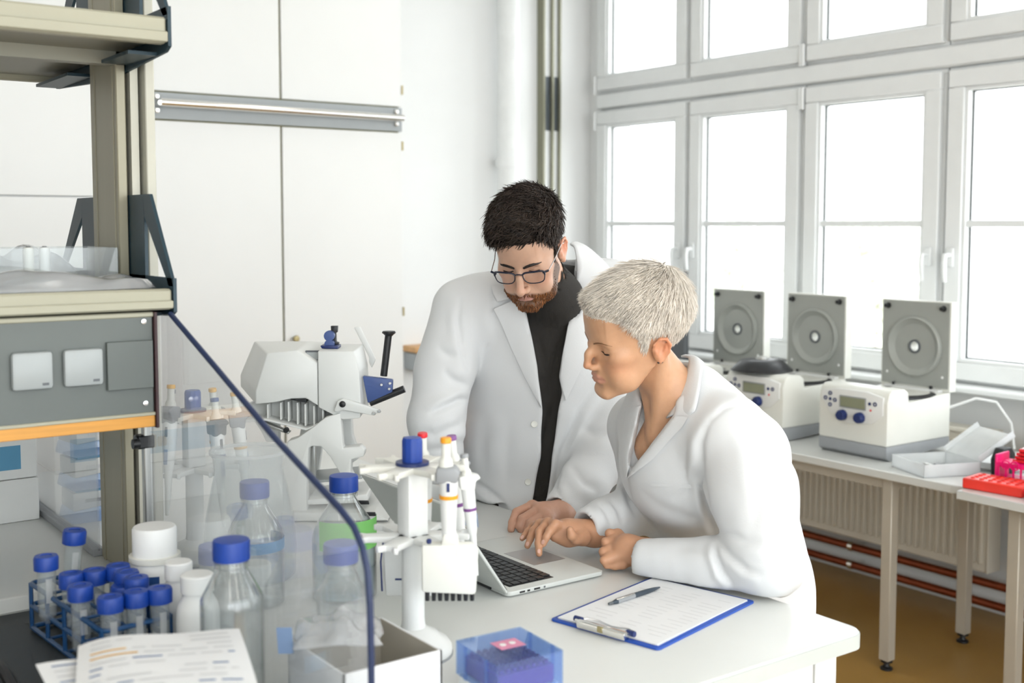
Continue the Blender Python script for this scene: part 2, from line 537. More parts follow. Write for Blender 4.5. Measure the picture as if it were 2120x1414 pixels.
ws = thing('wall_shelf', 'small grey wall shelf with a wooden board on the back wall, between cabinet and man', 'shelf', (3.17, 5.27, .88))
MB().bx(-.06, .10, -.14, 0, .055, .085, .002).build('board', mat('wood_board', srgb('#d8a873'), .5, var=.1, scale=20), ws)
MB().bx(-.05, .09, -.12, 0, -.04, .05, .003).build('box', M_SOCKET if 'M_SOCKET' in globals() else M_GREYRAIL, ws)
# ------------------------------------------------------------------ materials of furniture and equipment
M_TOP = mat('worktop_laminate', (0.66, 0.67, 0.645, 1), 0.28, var=0.02, scale=5)
M_EDGE = mat('worktop_edge', srgb('#c9cfcc'), 0.45, var=0.03)
M_WHITEP = mat('plastic_white', (0.83, 0.84, 0.82, 1), 0.35, var=0.02)
M_CREAMP = mat('plastic_warm_white', (0.80, 0.80, 0.74, 1), 0.4, var=0.02)
M_GREYP = mat('plastic_grey', srgb('#9a9da0'), 0.45, var=0.03)
M_GREYD = mat('plastic_dark_grey', srgb('#5d6165'), 0.45, var=0.03)
M_BLACK = mat('plastic_black', (0.012, 0.013, 0.015, 1), 0.4, var=0.1)
M_NAVY = mat('plastic_navy', srgb('#1d2f66'), 0.4, var=0.04)
M_BLUECAP = mat('cap_blue', srgb('#0c3c98'), 0.42, var=0.05, scale=30)
M_BLUEINST = mat('instrument_blue', srgb('#44598f'), 0.4, var=0.03)
M_LEG = mat('table_leg_metal', srgb('#bdb6a8'), 0.45, 0.2, var=0.03)
M_ALU = mat('aluminium', srgb('#b9bab7'), 0.36, 0.85, var=0.02)
M_ALUP = mat('aluminium_profile', srgb('#98937f'), 0.42, 0.2, var=0.04, stretch=(1, 1, .05), scale=30)
M_TEAL = mat('bracket_teal', srgb('#173440'), 0.45, var=0.06)
M_SHELF = mat('shelf_beige', srgb('#a9a692'), 0.45, var=0.03)
M_SHELFU = mat('shelf_panel_grey', srgb('#98978a'), 0.5, var=0.03)
M_PANELG = mat('power_panel_grey', srgb('#626865'), 0.45, var=0.03)
M_SOCKET = mat('socket_grey', srgb('#a3a8a8'), 0.35, var=0.03)
M_WOOD = mat('wood_edge_orange', srgb('#d99a45'), 0.45, var=0.15, scale=25, stretch=(.3, 6, 6))
M_BURG = mat('panel_end_burgundy', srgb('#34191c'), 0.4)
M_STEEL = mat('screw_steel', (0.75, 0.75, 0.75, 1), 0.25, 1.0)
M_LCD = mat('lcd_olive', srgb('#8d9178'), 0.3, var=0.05)
M_LIDG = mat('centrifuge_lid_grey', srgb('#a3a6a0'), 0.3, 0.12, var=0.03)
M_ORANGE = mat('cap_orange', srgb('#f5a21b'), 0.4)
M_YELLOW = mat('cap_yellow', srgb('#f0b84a'), 0.4)
M_PURPLE = mat('cap_purple', srgb('#7d4a8c'), 0.4)
M_RED = mat('plastic_red', srgb('#e0202a'), 0.35, var=0.05)
M_PINK = mat('plastic_pink', srgb('#f2127a'), 0.35, var=0.05)
M_ORRED = mat('plastic_orange_red', srgb('#f03a2c'), 0.35, var=0.05)
M_CLEAR = glass('clear_plastic', tint=(0.97, 0.985, 0.985, 1), haze=0.16, refl=0.9)
M_CLEARB = glass('borosilicate_glass', tint=(0.975, 0.985, 0.985, 1), haze=0.025, refl=2.0)
M_FROST = glass('frosted_plastic', tint=(0.93, 0.95, 0.96, 1), haze=0.55, haze_col=(.97, .98, .98, 1))
M_SCREEN = glass('splash_screen_acrylic', tint=(0.985, 0.99, 0.995, 1), haze=0.12, haze_col=(.92, .95, .97, 1), refl=1.3)
M_SCREENEDGE = mat('splash_screen_edge', srgb('#1f2f55'), 0.45)
M_BLUECLEAR = glass('blue_clear_plastic', tint=(0.74, 0.84, 0.99, 1), haze=0.15, haze_col=(.45, .62, .95, 1), refl=1.0)
M_LIQUID = glass('liquid_clear', tint=(0.86, 0.93, 0.96, 1), haze=0.06, refl=.3)
M_GREENLAB = mat('label_green', srgb('#7cc46a'), 0.5)
M_BLUELAB = mat('label_blue', srgb('#6f9fc0'), 0.5)
M_INK = mat('ink_grey', (0.28, 0.29, 0.31, 1), 0.6)
M_INKB = mat('ink_blue', srgb('#7f93b5'), 0.6)

BZ = 0.90
# ------------------------------------------------------------------ bench (peninsula) : worktop and carcass
bt = thing('lab_bench', 'white lab bench with rounded grey edge that the two people lean on', 'bench', (0, 0, 0))
def rounded_rect(x0, x1, y0, y1, r, n=5):
    pts = []
    for cx, cy, a in ((x1 - r, y0 + r, -90), (x1 - r, y1 - r, 0), (x0 + r, y1 - r, 90), (x0 + r, y0 + r, 180)):
        for i in range(n + 1):
            t = math.radians(a + 90 * i / n); pts.append((cx + r * math.cos(t), cy + r * math.sin(t)))
    return pts
MB().prism(rounded_rect(-.7, 1.655, 1.24, 3.42, .03), BZ - .031, BZ, plane='xy', bev=.004).build('worktop', [M_TOP], bt)
MB().prism(rounded_rect(-.695, 1.6575, 1.2375, 3.4225, .032), BZ - .03, BZ - .005, plane='xy').build('edge_band', M_EDGE, bt)
MB().bx(-.62, 1.50, 1.275, 3.38, .1, BZ - .031, .002).build('carcass', M_WHITEP, bt)
MB().bx(1.10, 1.545, 1.262, 1.275, .1, BZ - .032, .001).build('end_panel', M_WHITEP, bt)
MB().bx(1.552, 1.607, 1.262, 1.30, .0, BZ - .032, .002).build('corner_post', M_WHITEP, bt)
MB().bx(-.55, 1.45, 1.33, 3.3, 0, .1).build('plinth', M_GREYD, bt)

# dark sheet standing in for shade on the left front bench and the raised ledge under the shelves
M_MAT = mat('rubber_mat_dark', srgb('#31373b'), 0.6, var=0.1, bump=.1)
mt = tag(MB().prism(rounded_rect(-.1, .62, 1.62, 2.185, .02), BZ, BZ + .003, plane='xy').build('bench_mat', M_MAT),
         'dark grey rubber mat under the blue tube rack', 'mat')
ld = tag(MB().bx(-.68, .70, 2.195, 3.05, BZ, BZ + .03, .003).build('bench_ledge', [M_TOP]),
         'raised white ledge under the shelf unit at the left', 'ledge')
LZ = BZ + .03

# ------------------------------------------------------------------ shelf unit
mat('post_face_light', srgb('#c4c2b4'), .45)  # lighter tone paints the lit faces of the post
su = thing('shelf_unit', 'beige and aluminium lab shelf unit with teal end brackets and grey socket panel', 'shelf unit', (0, 0, 0))
b = MB()
b.bx(.69, .708, 2.20, 2.36, LZ, 2.9, .002)
for y in (2.218, 2.33): b.bx(.6885, .6905, y, y + .012, LZ, 2.9)
b.build('post', M_ALUP, su)
MB().bx(.738, .756, 2.18, 2.30, LZ, 2.9, .002).build('post_cover', mat('post_face_light'), su)
MB().bx(.7165, .731, 2.20, 2.36, LZ, 2.9).build('post_face', mat('post_face_light', srgb('#c4c2b4'), .45), su)
b = MB(); b.bx(-.62, -.586, 2.20, 2.36, LZ, 2.9, .003); b.build('post', M_ALUP, su)
def shelf(z0, h):
    s = MB().bx(-.66, .705, 2.0, 2.66, z0 + .012, z0 + h - .004).build('shelf_board', M_SHELFU, su, smooth=0)
    for y0, y1 in ((1.975, 2.0), (2.66, 2.685)):
        r = MB()
        r.bx(-.66, .708, y0, y1, z0, z0 + h, .004)
        yy = y0 - .0035 if y0 < 2.3 else y1 + .0035
        r.bx(-.66, .708, yy - .003, yy + .003, z0 + .002, z0 + h * .45, .002)
        r.build('shelf_rail', M_SHELF, su)
    MB().bx(-.66, .705, 2.2, 2.23, z0 - .012, z0 + .012).build('shelf_beam', M_SHELFU, su)
    # end plates in teal, cut out like a letter A
    for xx in (.709, -.666):
        d0, d1 = xx, xx + .006
        T = z0 + h
        outer_f = [(1.972, T + .004), (1.972, z0 - .006), (1.99, z0 - .012), (2.31, z0 - .03), (2.31, T + .165), (2.14, T + .165)]
        e = MB()
        # front half: leg plate, slanted strut, foot
        e.prism([(2.31, T - .0), (2.31, T + .165), (2.12, T + .165), (2.115, T + .12), (2.115, T)], d0, d1, plane='yz')
        e.prism([(2.12, T + .165), (2.085, T + .165), (1.972, T + .004), (1.995, T + .004), (2.115, T + .125)], d0, d1, plane='yz')
        e.prism([(1.972, T + .018), (2.31, T + .018), (2.31, z0 - .03), (1.99, z0 - .012), (1.972, z0 - .004)], d0, d1, plane='yz')
        e.prism([(2.31, T), (2.31, T + .165), (2.50, T + .165), (2.505, T + .12), (2.505, T)], d0, d1, plane='yz')
        e.prism([(2.50, T + .165), (2.535, T + .165), (2.688, T + .004), (2.665, T + .004), (2.505, T + .125)], d0, d1, plane='yz')
        e.prism([(2.688, T + .018), (2.31, T + .018), (2.31, z0 - .03), (2.67, z0 - .012), (2.688, z0 - .004)], d0, d1, plane='yz')
        sgn = -1 if xx > 0 else 1
        e.bx(xx + sgn * .05, xx, 2.03, 2.18, z0 - .014, z0 - .008); e.bx(xx + sgn * .05, xx, 2.40, 2.64, z0 - .014, z0 - .008)
        e.build('end_bracket', M_TEAL, su)
shelf(1.452, .036)
shelf(1.905, .045)
# socket panel below the lower shelf
pn = MB().bx(-.6, .676, 1.985, 2.06, 1.272, 1.446, .002).build('socket_panel', M_PANELG, su)
MB().bx(-.6, .678, 1.982, 2.06, 1.440, 1.449, .002).build('panel_trim', M_SHELF, su)
MB().bx(-.6, .676, 1.983, 2.06, 1.250, 1.272, .001).build('wood_strip', M_WOOD, su)
MB().bx(-.6, .677, 1.981, 2.06, 1.270, 1.276, .001).build('panel_trim', M_SHELF, su)
MB().bx(.676, .682, 1.978, 2.065, 1.248, 1.449, .001).build('panel_end', M_BURG, su)
for x in (.30, .376, .475, .556):
    s = MB().box((x, 1.979, 1.362), (.064, .014, .062), .006, seg=2).build('socket_cover', M_SOCKET, su)
    MB().box((x + .019, 1.9715, 1.340), (.010, .001, .004)).build('mark', M_GREYD, s, smooth=0)
MB().box((.634, 1.981, 1.36), (.078, .008, .082), .001).build('blank_plate', M_SOCKET if 0 else M_PANELG, su)
for x, z in ((.660, 1.433), (.660, 1.292)):
    MB().lathe([(0, -.004), (.0045, -.003), (.005, 0)], (x, 1.985, z), 12, ax=(0, 1, 0)).build('screw', M_STEEL, su)

# ------------------------------------------------------------------ clear screens at the end of the shelves
sc_ = thing('splash_screen', 'clear acrylic splash screen with dark blue cut edge, curving down across the foreground', 'screen', (0, 0, 0))
XS = .700
prof = [(2.10, 1.43), (1.971, 1.445), (1.77, 1.372), (1.561, 1.295), (1.44, 1.256), (1.353, 1.228), (1.315, 1.212), (1.292, 1.190), (1.279, 1.162), (1.274, 1.12), (1.272, 1.05), (1.272, BZ + .002)]
poly = prof + [(2.10, BZ + .002)]
MB().prism(poly, XS, XS + .005, plane='yz').build('sheet', M_SCREEN, sc_, smooth=0)
MB().tube([(XS + .0025, y, z) for y, z in prof[1:]], .0046, n=8).build('cut_edge', M_SCREENEDGE, sc_)
MB().bx(XS - .006, XS + .010, 2.10, 2.116, BZ, 1.44, .002).build('hinge_bar', M_ALU, sc_)
b = MB(); b.bx(XS - .018, XS + .014, 2.098, 2.125, 1.19, 1.215, .003); b.cyl((XS - .018, 2.09, 1.203), (XS - .03, 2.09, 1.203), .009, n=12)
b.build('clamp', M_BLACK, sc_)
rs = thing('rear_screen', 'clear upright divider with grey foot rail on the ledge below the shelves', 'screen', (0, 0, 0))
MB().bx(.684, .688, 2.365, 3.0, LZ + .012, 1.44).build('sheet', M_SCREEN, rs, smooth=0)
MB().bx(.674, .698, 2.365, 3.0, LZ, LZ + .016, .002).build('foot_rail', M_GREYP, rs)

# ------------------------------------------------------------------ side tables by the window
TZ = 0.73
def side_table(label, x0, x1, y0, y1, z, legs, group='tables along the window wall'):
    root = thing('side_table', label, 'table', ((x0 + x1) / 2, (y0 + y1) / 2, 0), group=group)
    cx, cy = (x0 + x1) / 2, (y0 + y1) / 2
    MB().bx(x0 - cx, x1 - cx, y0 - cy, y1 - cy, z - .03, z, .003).build('table_top', [M_TOP], root)
    for (lx, ly) in legs:
        l = MB().bx(lx - cx - .021, lx - cx + .021, ly - cy - .021, ly - cy + .021, .035, z - .03, .003).build('leg', M_LEG, root)
        f = MB(); f.lathe([(0, 0), (.022, 0), (.022, .007), (.012, .012), (.010, .022), (.021, .028), (.021, .036)], (lx - cx, ly - cy, 0), 14)
        f.build('foot', M_BLACK, l)
    xs = sorted({l[0] for l in legs}); ys = sorted({l[1] for l in legs})
    for lx in xs: MB().bx(lx - cx - .015, lx - cx + .015, ys[0] - cy, ys[-1] - cy, z - .07, z - .03).build('apron', M_LEG, root)
    for ly in ys: MB().bx(xs[0] - cx, xs[-1] - cx, ly - cy - .015, ly - cy + .015, z - .07, z - .03).build('apron', M_LEG, root)
    return root
side_table('long white side table carrying the three centrifuges', 3.45, 4.17, 2.205, 4.75, TZ, [(3.50, 2.53), (3.97, 2.53), (3.50, 4.5), (3.97, 4.5)])
side_table('white side table at right edge carrying the red racks', 3.39, 4.15, .55, 2.20, TZ, [(3.47, 2.03), (4.0, 2.03), (3.47, .7), (4.0, .7)])

# ------------------------------------------------------------------ centrifuges
def centrifuge(label, yc, x0=3.58, rotor_lid=False, first=[None]):
    root = thing('centrifuge', label, 'centrifuge', (x0, yc, TZ), group='benchtop centrifuges with lids open')
    W, D, HT = .155, .39, .245
    # foot section in grey
    side = [(.0, .014), (.02, .0), (.16, .006), (D, .022), (D, .055), (.0, .055)]
    MB().prism([(a, z) for a, z in side], -W, W, plane='xz', bev=.004).build('base', M_GREYP, root)
    # white body with raised front bulge
    sil = [(.0, .055), (D, .055), (D, .225), (.13, .205), (.125, .248), (.10, .262), (.03, .262), (.012, .25), (.0, .215)]
    MB().prism(sil, -W, W, plane='xz', bev=.006).build('body', M_CREAMP, root)
    # control fascia: a thin rounded plate on the front with curved top
    fp = [(-.135, .135), (.135, .135), (.138, .19), (.12, .232), (.06, .247), (-.06, .247), (-.12, .236), (-.138, .19)]
    fp = [(-.138, .235), (-.138, .17), (-.09, .132), (.02, .122), (.10, .15), (.142, .205), (.142, .236), (.07, .25), (-.07, .25)]
    fa = MB().prism(fp, -.0035, .006, plane='yz', bev=.002).build('fascia', M_WHITEP, root)
    MB().box((-.0055, -.004, .202), (.003, .112, .038), .002).build('display', M_LCD, fa)
    MB().box((-.0045, -.004, .202), (.002, .120, .046), .002).build('display_bezel', M_GREYP, fa)
    for y in ((.040, -.040) if not rotor_lid else (-.030,)):
        MB().lathe([(0, -.024), (.017, -.023), (.020, -.017), (.021, 0)], (-.003, y, .150), 18, ax=(1, 0, 0)).build('dial', M_NAVY, fa)
    for y, z, full in ((.10, .205, 1), (.10, .227, 0), (.10, .183, 0), (.122, .207, 0), (.078, .203, 0), (-.080, .207, 1), (-.104, .208, 0)):
        q = MB()
        if full: q.lathe([(0, -.003), (.0065, -.002), (.0065, 0)], (-.003, y, z), 12, ax=(1, 0, 0))
        else: q.lathe([(.0045, -.0005), (.0045, -.003), (.008, -.003), (.008, -.0005)], (-.003, y, z), 14, ax=(1, 0, 0))
        q.build('button', M_NAVY, fa)
    MB().lathe([(0, -.002), (.004, -.0015), (.004, 0)], (-.0035, -.085, .183), 10, ax=(1, 0, 0)).build('indicator', M_RED, fa)
    # bowl opening with black ring
    rg = MB().lathe([(.150, 0), (.150, .008), (.128, .012), (.122, .004), (.118, -.03), (0, -.05)], (.262, 0, .212), 40)
    rg.build('bowl_ring', M_BLACK, root)
    MB().lathe([(0, .012), (.03, .012), (.034, .004), (.09, -.004), (.1, -.02)], (.262, 0, .205), 32).build('rotor', M_GREYD if not rotor_lid else M_ALU, root)
    # lid standing open at the back
    LH = .345
    zl = .225
    cz = zl + .165
    def holed(x0, x1, z0, z1, hw, r, n=48):
        vs = []; fs = []
        for x in (x0, x1):
            for i in range(n):
                t = 2 * math.pi * i / n; c_, s_ = math.cos(t), math.sin(t)
                kk = min(hw / max(abs(c_), 1e-6), ((z1 - cz) if s_ > 0 else (cz - z0)) / max(abs(s_), 1e-6))
                vs.append((x, r * c_, cz + r * s_)); vs.append((x, kk * c_, cz + kk * s_))
        corners = [(hw, z0), (hw, z1), (-hw, z1), (-hw, z0)]
        for i in range(n):
            j = (i + 1) % n; A, B_, m2 = 2 * i, 2 * j, 2 * n
            fs += [(A, B_, B_ + 1, A + 1), (A + m2, A + 1 + m2, B_ + 1 + m2, B_ + m2), (A, A + m2, B_ + m2, B_), (A + 1, B_ + 1, B_ + 1 + m2, A + 1 + m2)]
        # snap the outline to the four corners
        for cy_, cz_ in corners:
            best = min(range(n), key=lambda i: (vs[2 * i + 1][1] - cy_) ** 2 + (vs[2 * i + 1][2] - cz_) ** 2)
            for o_ in (0, 2 * n): vs[2 * best + 1 + o_] = (vs[2 * best + 1 + o_][0], cy_, cz_)
        return MB().add(vs, fs)
    lid = holed(D - .01, D + .03, zl, zl + LH, W, .019).build('lid', M_CREAMP, root)
    lp = holed(D - .014, D - .0095, zl + .012, zl + LH - .004, W - .006, .019).build('lid_lining', M_LIDG, lid)
    cz = zl + .165
    MB().lathe([(.120, -.0005), (.118, -.010), (.112, -.014), (.096, -.004), (.090, -.0005)], (D - .0135, 0, cz), 48, ax=(1, 0, 0)).build('lid_ring', M_LIDG, lid)
    MB().lathe([(.027, -.0005), (.026, -.006), (.020, -.007), (.0185, -.002)], (D - .0135, 0, cz), 28, ax=(1, 0, 0)).build('window_ring', M_GREYD, lid)
    MB().lathe([(0, .012), (.0188, .012), (.0188, .015), (0, .015)], (D - .0135, 0, cz), 24, ax=(1, 0, 0)).build('lid_window', M_PANE, lid)
    for s in (-1, 1):
        MB().lathe([(0, -.02), (.008, -.02), (.008, -.006), (.012, -.004), (.012, 0)], (D - .014, s * (W - .03), zl + LH - .025), 12, ax=(1, 0, 0)).build('latch_pin', M_BLACK, lid)
        MB().lathe([(0, -.003), (.005, -.002), (.006, 0)], (D - .014, s * (W - .03), zl + .055), 10, ax=(1, 0, 0)).build('lid_screw', M_WHITEP, lid)
    MB().bx(D - .035, D - .008, -W + .03, W - .03, zl - .004, zl + .006, .001).build('hinge_strip', M_WHITEP, root)
    for y in (-.08, .09):
        MB().box((D - .02, y, zl + .006), (.012, .008, .024), .002).build('hinge_block', M_BLACK, root)
    return root
centrifuge('white centrifuge with two blue dials, the nearest one with its grey lid open', 2.765)
centrifuge('white centrifuge with a single blue dial, middle of the three', 3.255, rotor_lid=True)
centrifuge('white centrifuge farthest from the camera, body hidden behind the woman', 3.70)
rl2 = thing('rotor_cover', 'shallow black rotor cover resting on the middle centrifuge', 'rotor cover', (3.665, 3.29, TZ + .265))
MB().lathe([(0, .045), (.035, .046), (.085, .042), (.125, .006), (.128, 0), (0, 0)], (0, 0, 0), 40).build('cover', M_BLACK, rl2)
MB().lathe([(0, .056), (.022, .056), (.026, .045), (0, .044)], (0, 0, 0), 24).build('hub', M_ALU, rl2)

# dark screen of a monitor standing behind the woman's head
mo = thing('monitor', 'thin dark monitor seen edge on behind the woman at the window', 'monitor', (3.80, 4.065, TZ), math.radians(0))
MB().box((0, 0, .24), (.03, .40, .30), .006).build('screen', M_GREYD, mo)
b = MB(); b.box((.03, 0, .09), (.03, .05, .16), .004); b.box((.02, 0, .008), (.16, .2, .016), .004); b.build('stand', M_BLACK, mo)

# ------------------------------------------------------------------ small things on the window tables
bx = thing('clear_box', 'open clear plastic box with lid leaning back, beside the nearest centrifuge', 'box', (3.60, 2.42, TZ), math.radians(-22))
b = MB()
b.bx(-.11, .11, -.10, .10, 0, .004); b.bx(-.11, -.106, -.10, .10, 0, .045); b.bx(.106, .11, -.10, .10, 0, .045); b.bx(-.11, .11, -.10, -.096, 0, .045); b.bx(-.11, .11, .096, .10, 0, .045)
b.build('tray', M_FROST, bx)
T = Tm((.11, 0, .047), (0, math.radians(148), 0))
b = MB(); b.bx(-.16, 0, -.10, .10, 0, .003, M=T); b.bx(-.16, 0, -.10, -.097, -.02, .0, M=T); b.bx(-.16, 0, .097, .10, -.02, .0, M=T)
b.build('lid', M_FROST, bx)
for i in range(4):
    MB().box((-.05 + .03 * i, .03 - .02 * i, .02), (.012, .05, .008)).build('slide', M_WHITEP if i % 2 else M_GREYP, bx, smooth=0)
b = MB(); b.lathe([(0, 0), (.12, 0), (.13, .01), (.125, .03), (.06, .036), (0, .036)], (0, 0, 0), 36); b.cyl((.03, .02, .036), (.03, .02, .075), .01, n=12)
tag(b.build('round_dish', M_WHITEP), 'round white lidded dish between clear box and red racks', 'dish').location = (3.86, 2.34, TZ)
pnh = tag(MB().tube([(0, 0, .01), (.05, .02, .06), (.07, .03, .085)], [.004, .005, .006], n=8).build('white_stick', M_WHITEP), 'short white plastic stick leaning up behind the clear box', 'stick')
pnh.location = (3.78, 2.46, TZ)

def rack_tray(name, label, loc, rz, size, m, wells, hgt):
    r = thing(name, label, 'rack', loc, rz)
    b = MB(); b.box((0, 0, hgt / 2), (size[0], size[1], hgt), .004)
    b.build('body', m, r)
    nx, ny = wells
    for i in range(nx):
        for j in range(ny):
            x = (i - (nx - 1) / 2) * size[0] * .86 / nx; y = (j - (ny - 1) / 2) * size[1] * .88 / ny
            MB().lathe([(.0055, .0), (.0075, .0), (.0075, .003), (.0055, .003)], (x, y, hgt), 10).build('well', m, r)
    return r
rack_tray('tube_tray', 'flat orange red tube tray at the front of the red racks', (3.505, 2.115, TZ), .12, (.12, .20, .035), M_ORRED, (4, 6), .035)
rack_tray('tube_tray', 'flat hot pink tube tray cut by the right edge of the picture', (3.50, 1.89, TZ), .0, (.13, .20, .04), M_PINK, (4, 6), .04)
pk = thing('pink_rack', 'hot pink perforated tube rack standing behind the orange red tray', 'rack', (3.64, 2.075, TZ), 0.1)
b = MB(); b.bx(-.045, .045, -.11, .11, .06, .075, .002); b.bx(-.045, .045, -.11, .11, .012, .022, .002)
for s in (-1, 1):
    b.bx(-.045, .045, s * .11 - .004, s * .11 + .004, 0, .10, .002)
for i in range(9): b.bx(-.046, -.042, -.1 + i * .025 - .003, -.1 + i * .025 + .003, .012, .075)
b.build('frame', M_PINK, pk)
for y in (.075, .045):
    MB().lathe([(.012, 0), (.016, 0), (.016, .004), (.012, .004)], (-.05, y, .07), 18, ax=(1, 0, 0)).build('finger_hole_rim', M_PINK, pk)
rdst = []
for i in range(4):
    o = thing('red_plate', ['lowest red plate of the stack on the pink rack', 'second red plate from the bottom of the stack', 'third red plate from the bottom of the stack', 'topmost red plate of the stack with white sheet'][i], 'plate',
              (3.665 + .004 * (i % 2), 2.07 - .006 * i, TZ + .076 + i * .0125), .1 + .03 * i, group='red plates stacked on the pink rack')
    MB().box((0, 0, .005), (.085, .15, .010), .002).build('plate', M_RED, o)
    MB().box((0, 0, .0112), (.070, .135, .0022), .0005).build('plate_rim', M_RED if i < 3 else M_PAPER, o)
bk = thing('black_case', 'black curved case standing left of the pink rack', 'case', (3.73, 2.24, TZ))
MB().prism([(-.05, 0), (.05, 0), (.045, .075), (.02, .098), (-.03, .098), (-.055, .06)], -.018, .018, plane='xz', bev=.006).build('shell', M_BLACK, bk)
bb = thing('pale_blue_box', 'pale blue clear lid box behind the red plates at the right edge', 'box', (3.84, 1.98, TZ), .1)
MB().box((0, 0, .06), (.12, .12, .12), .004).build('base', M_FROST, bb)
MB().box((0, 0, .145), (.124, .124, .05), .004).build('lid', M_BLUECLEAR, bb)

# wall sockets with plugs above the table, one cable
for y, lab in ((2.40, 'left round wall socket with white plug under the window sill'), (2.27, 'right round wall socket with white plug under the window sill')):
    s = thing('wall_socket', lab, 'socket', (XW + .03, y, .87), group='wall sockets under the window')
    MB().lathe([(0, -.012), (.032, -.012), (.040, 0)], (0, 0, 0), 24, ax=(1, 0, 0)).build('socket_ring', M_SOCKET, s)
    MB().lathe([(0, -.05), (.012, -.05), (.017, -.035), (.018, -.012)], (0, 0, 0), 16, ax=(1, 0, 0)).build('plug', M_WHITEP, s)
    MB().tube([(-.05, 0, 0), (-.075, .005, -.02), (-.08, .01, -.06), (-.07, .015, -.10)], .004, n=8).build('plug_cable', M_GREYP, s)
cbl = MB().tube([(4.0, 2.66, .88), (4.06, 2.56, .93), (4.1, 2.50, .92), (4.14, 2.46, .84), (4.15, 2.45, .74)], .005, n=8)
tag(cbl.build('white_cable', M_WHITEP), 'white power cable looping down beside the nearest centrifuge', 'cable')
# ------------------------------------------------------------------ laptop on the bench
lp = thing('laptop', 'open silver laptop with black keys in front of the woman', 'laptop', (1.25, 1.90, BZ))
M_SILV = mat('laptop_silver', srgb('#d0d3cf'), 0.4, 0.05, var=0.02)
M_PAD = mat('trackpad_silver', srgb('#b9b7b5'), 0.3, 0.5, var=0.02)
M_KEY = mat('key_black', (0.015, 0.017, 0.018, 1), 0.35)
hwL = .1625
bd = MB().prism(rounded_rect(0, .238, -hwL, hwL, .012), .003, .012, plane='xy', bev=.002).build('deck', M_SILV, lp)
MB().prism(rounded_rect(.012, .228, -hwL + .01, hwL - .01, .012), .0, .004, plane='xy').build('underside', M_GREYD, lp)
MB().bx(.022, .128, -.138, .138, .0115, .0126, .0).build('keyboard_well', M_BLACK, bd, smooth=0)
MB().bx(.145, .225, -.053, .053, .0118, .0124).build('trackpad', M_PAD, bd, smooth=0)
keyproto = {}
def key(x, y, sx, sy):
    k = (round(sx, 4), round(sy, 4))
    if k not in keyproto:
        o = MB().box((0, 0, 0), (sx, sy, .0022), .0006).build('key', M_KEY, bd); keyproto[k] = o
    else:
        o = keyproto[k].copy(); COL.objects.link(o); o.parent = bd
    o.location = (x, y, .0138)
for r in range(6):
    if r == 0: n, sx = 14, .0085
    else: n, sx = 14, .0165
    x = .0275 if r == 0 else .0275 + .0155 + (r - 1) * .0192
    if r < 5:
        pitch = .272 / n
        for i in range(n): key(x, -.136 + pitch * (i + .5), sx, pitch - .0034)
    else:
        for y, s in ((-.118, .017), (-.098, .017), (-.079, .017), (-.058, .021), (0.0, .090), (.058, .021), (.079, .017), (.099, .017), (.119, .017)): key(x, y, sx, s)
MB().bx(-.003, .008, -.11, .11, .004, .013, .002).build('hinge', M_BLACK, lp)
T = Tm((.002, 0, .010), (0, math.atan2(-.132, .19), 0))
ll = MB().bx(-.0045, 0.0015, -hwL, hwL, .002, .228, .002, M=T).build('lid', M_SILV, lp)
MB().bx(.0015, .0028, -hwL + .003, hwL - .003, .006, .225, M=T).build('display', M_BLACK, ll, smooth=0)
for x, wd in ((.028, .012), (.046, .006), (.062, .014), (.085, .004)):
    MB().bx(x, x + wd, -hwL - .0006, -hwL + .003, .0055, .009).build('port', M_BLACK if wd > .005 else M_GREYD, bd, smooth=0)

# ------------------------------------------------------------------ clipboard, sheets, pen
ang = math.radians(13.6)
cbd = thing('clipboard', 'blue clipboard with metal clip lying on the bench corner', 'clipboard', (1.424, 1.523, BZ), ang)
MB().prism(rounded_rect(-.162, .162, -.114, .114, .008), .0, .004, plane='xy', bev=.001).build('board', mat('clipboard_blue', srgb('#1d4fb0'), .4), cbd)
b = MB(); b.tube([(-.155, -.055, .012), (-.165, -.055, .016), (-.165, .055, .016), (-.155, .055, .012)], .0022, n=6)
b.prism([(-.152, .006), (-.150, .012), (-.160, .018), (-.170, .015), (-.168, .004)], -.05, .05, plane='xz', bev=.001)
b.build('clip', M_CHROME, cbd)
b = MB(); b.tube([(-.152, -.055, .011), (-.138, -.05, .012), (-.128, -.03, .0095), (-.134, 0, .0085), (-.128, .03, .0095), (-.138, .05, .012), (-.152, .055, .011)], .0012, n=6)
b.build('clip_wire', M_STEEL, cbd)
for y in (-.055, .055):
    MB().cyl((-.156, y - .008, .015), (-.156, y + .008, .015), .005, n=12).build('clip_knuckle', M_NAVY, cbd)
MB().box((-.168, .0, .012), (.004, .012, .01), .001).build('clip_badge', M_BRASSY, cbd)
for i in range(4):
    o = thing('paper_sheet', ['bottom sheet of the form clipped to the blue clipboard', 'second sheet of the form on the blue clipboard', 'third sheet of the form on the blue clipboard', 'top printed sheet of the form on the blue clipboard'][i], 'paper',
              (1.424, 1.523, BZ + .0042 + i * .0006), ang + (.012, -.008, .006, 0)[i], group='sheets on the clipboard')
    MB().bx(-.152, .150, -.104, .104, 0, .0005).build('sheet', M_PAPER, o, smooth=0)
    if i == 3:
        M_INKL = mat('ink_light', (0.60, 0.61, 0.62, 1), 0.7)
        for rr in range(15):
            x = -.118 + rr * .0165
            for c in range(3):
                if rng.random() < .8:
                    y0 = -.09 + c * .062; ln = rng.uniform(.02, .055)
                    MB().bx(x, x + .0012, y0, y0 + ln, .0005, .0006).build('text_line', M_INKL, o, smooth=0)
pe = thing('ballpoint_pen', 'black and silver ballpoint pen lying across the top sheet', 'pen', (1.440, 1.590, BZ + .0105), math.radians(7))
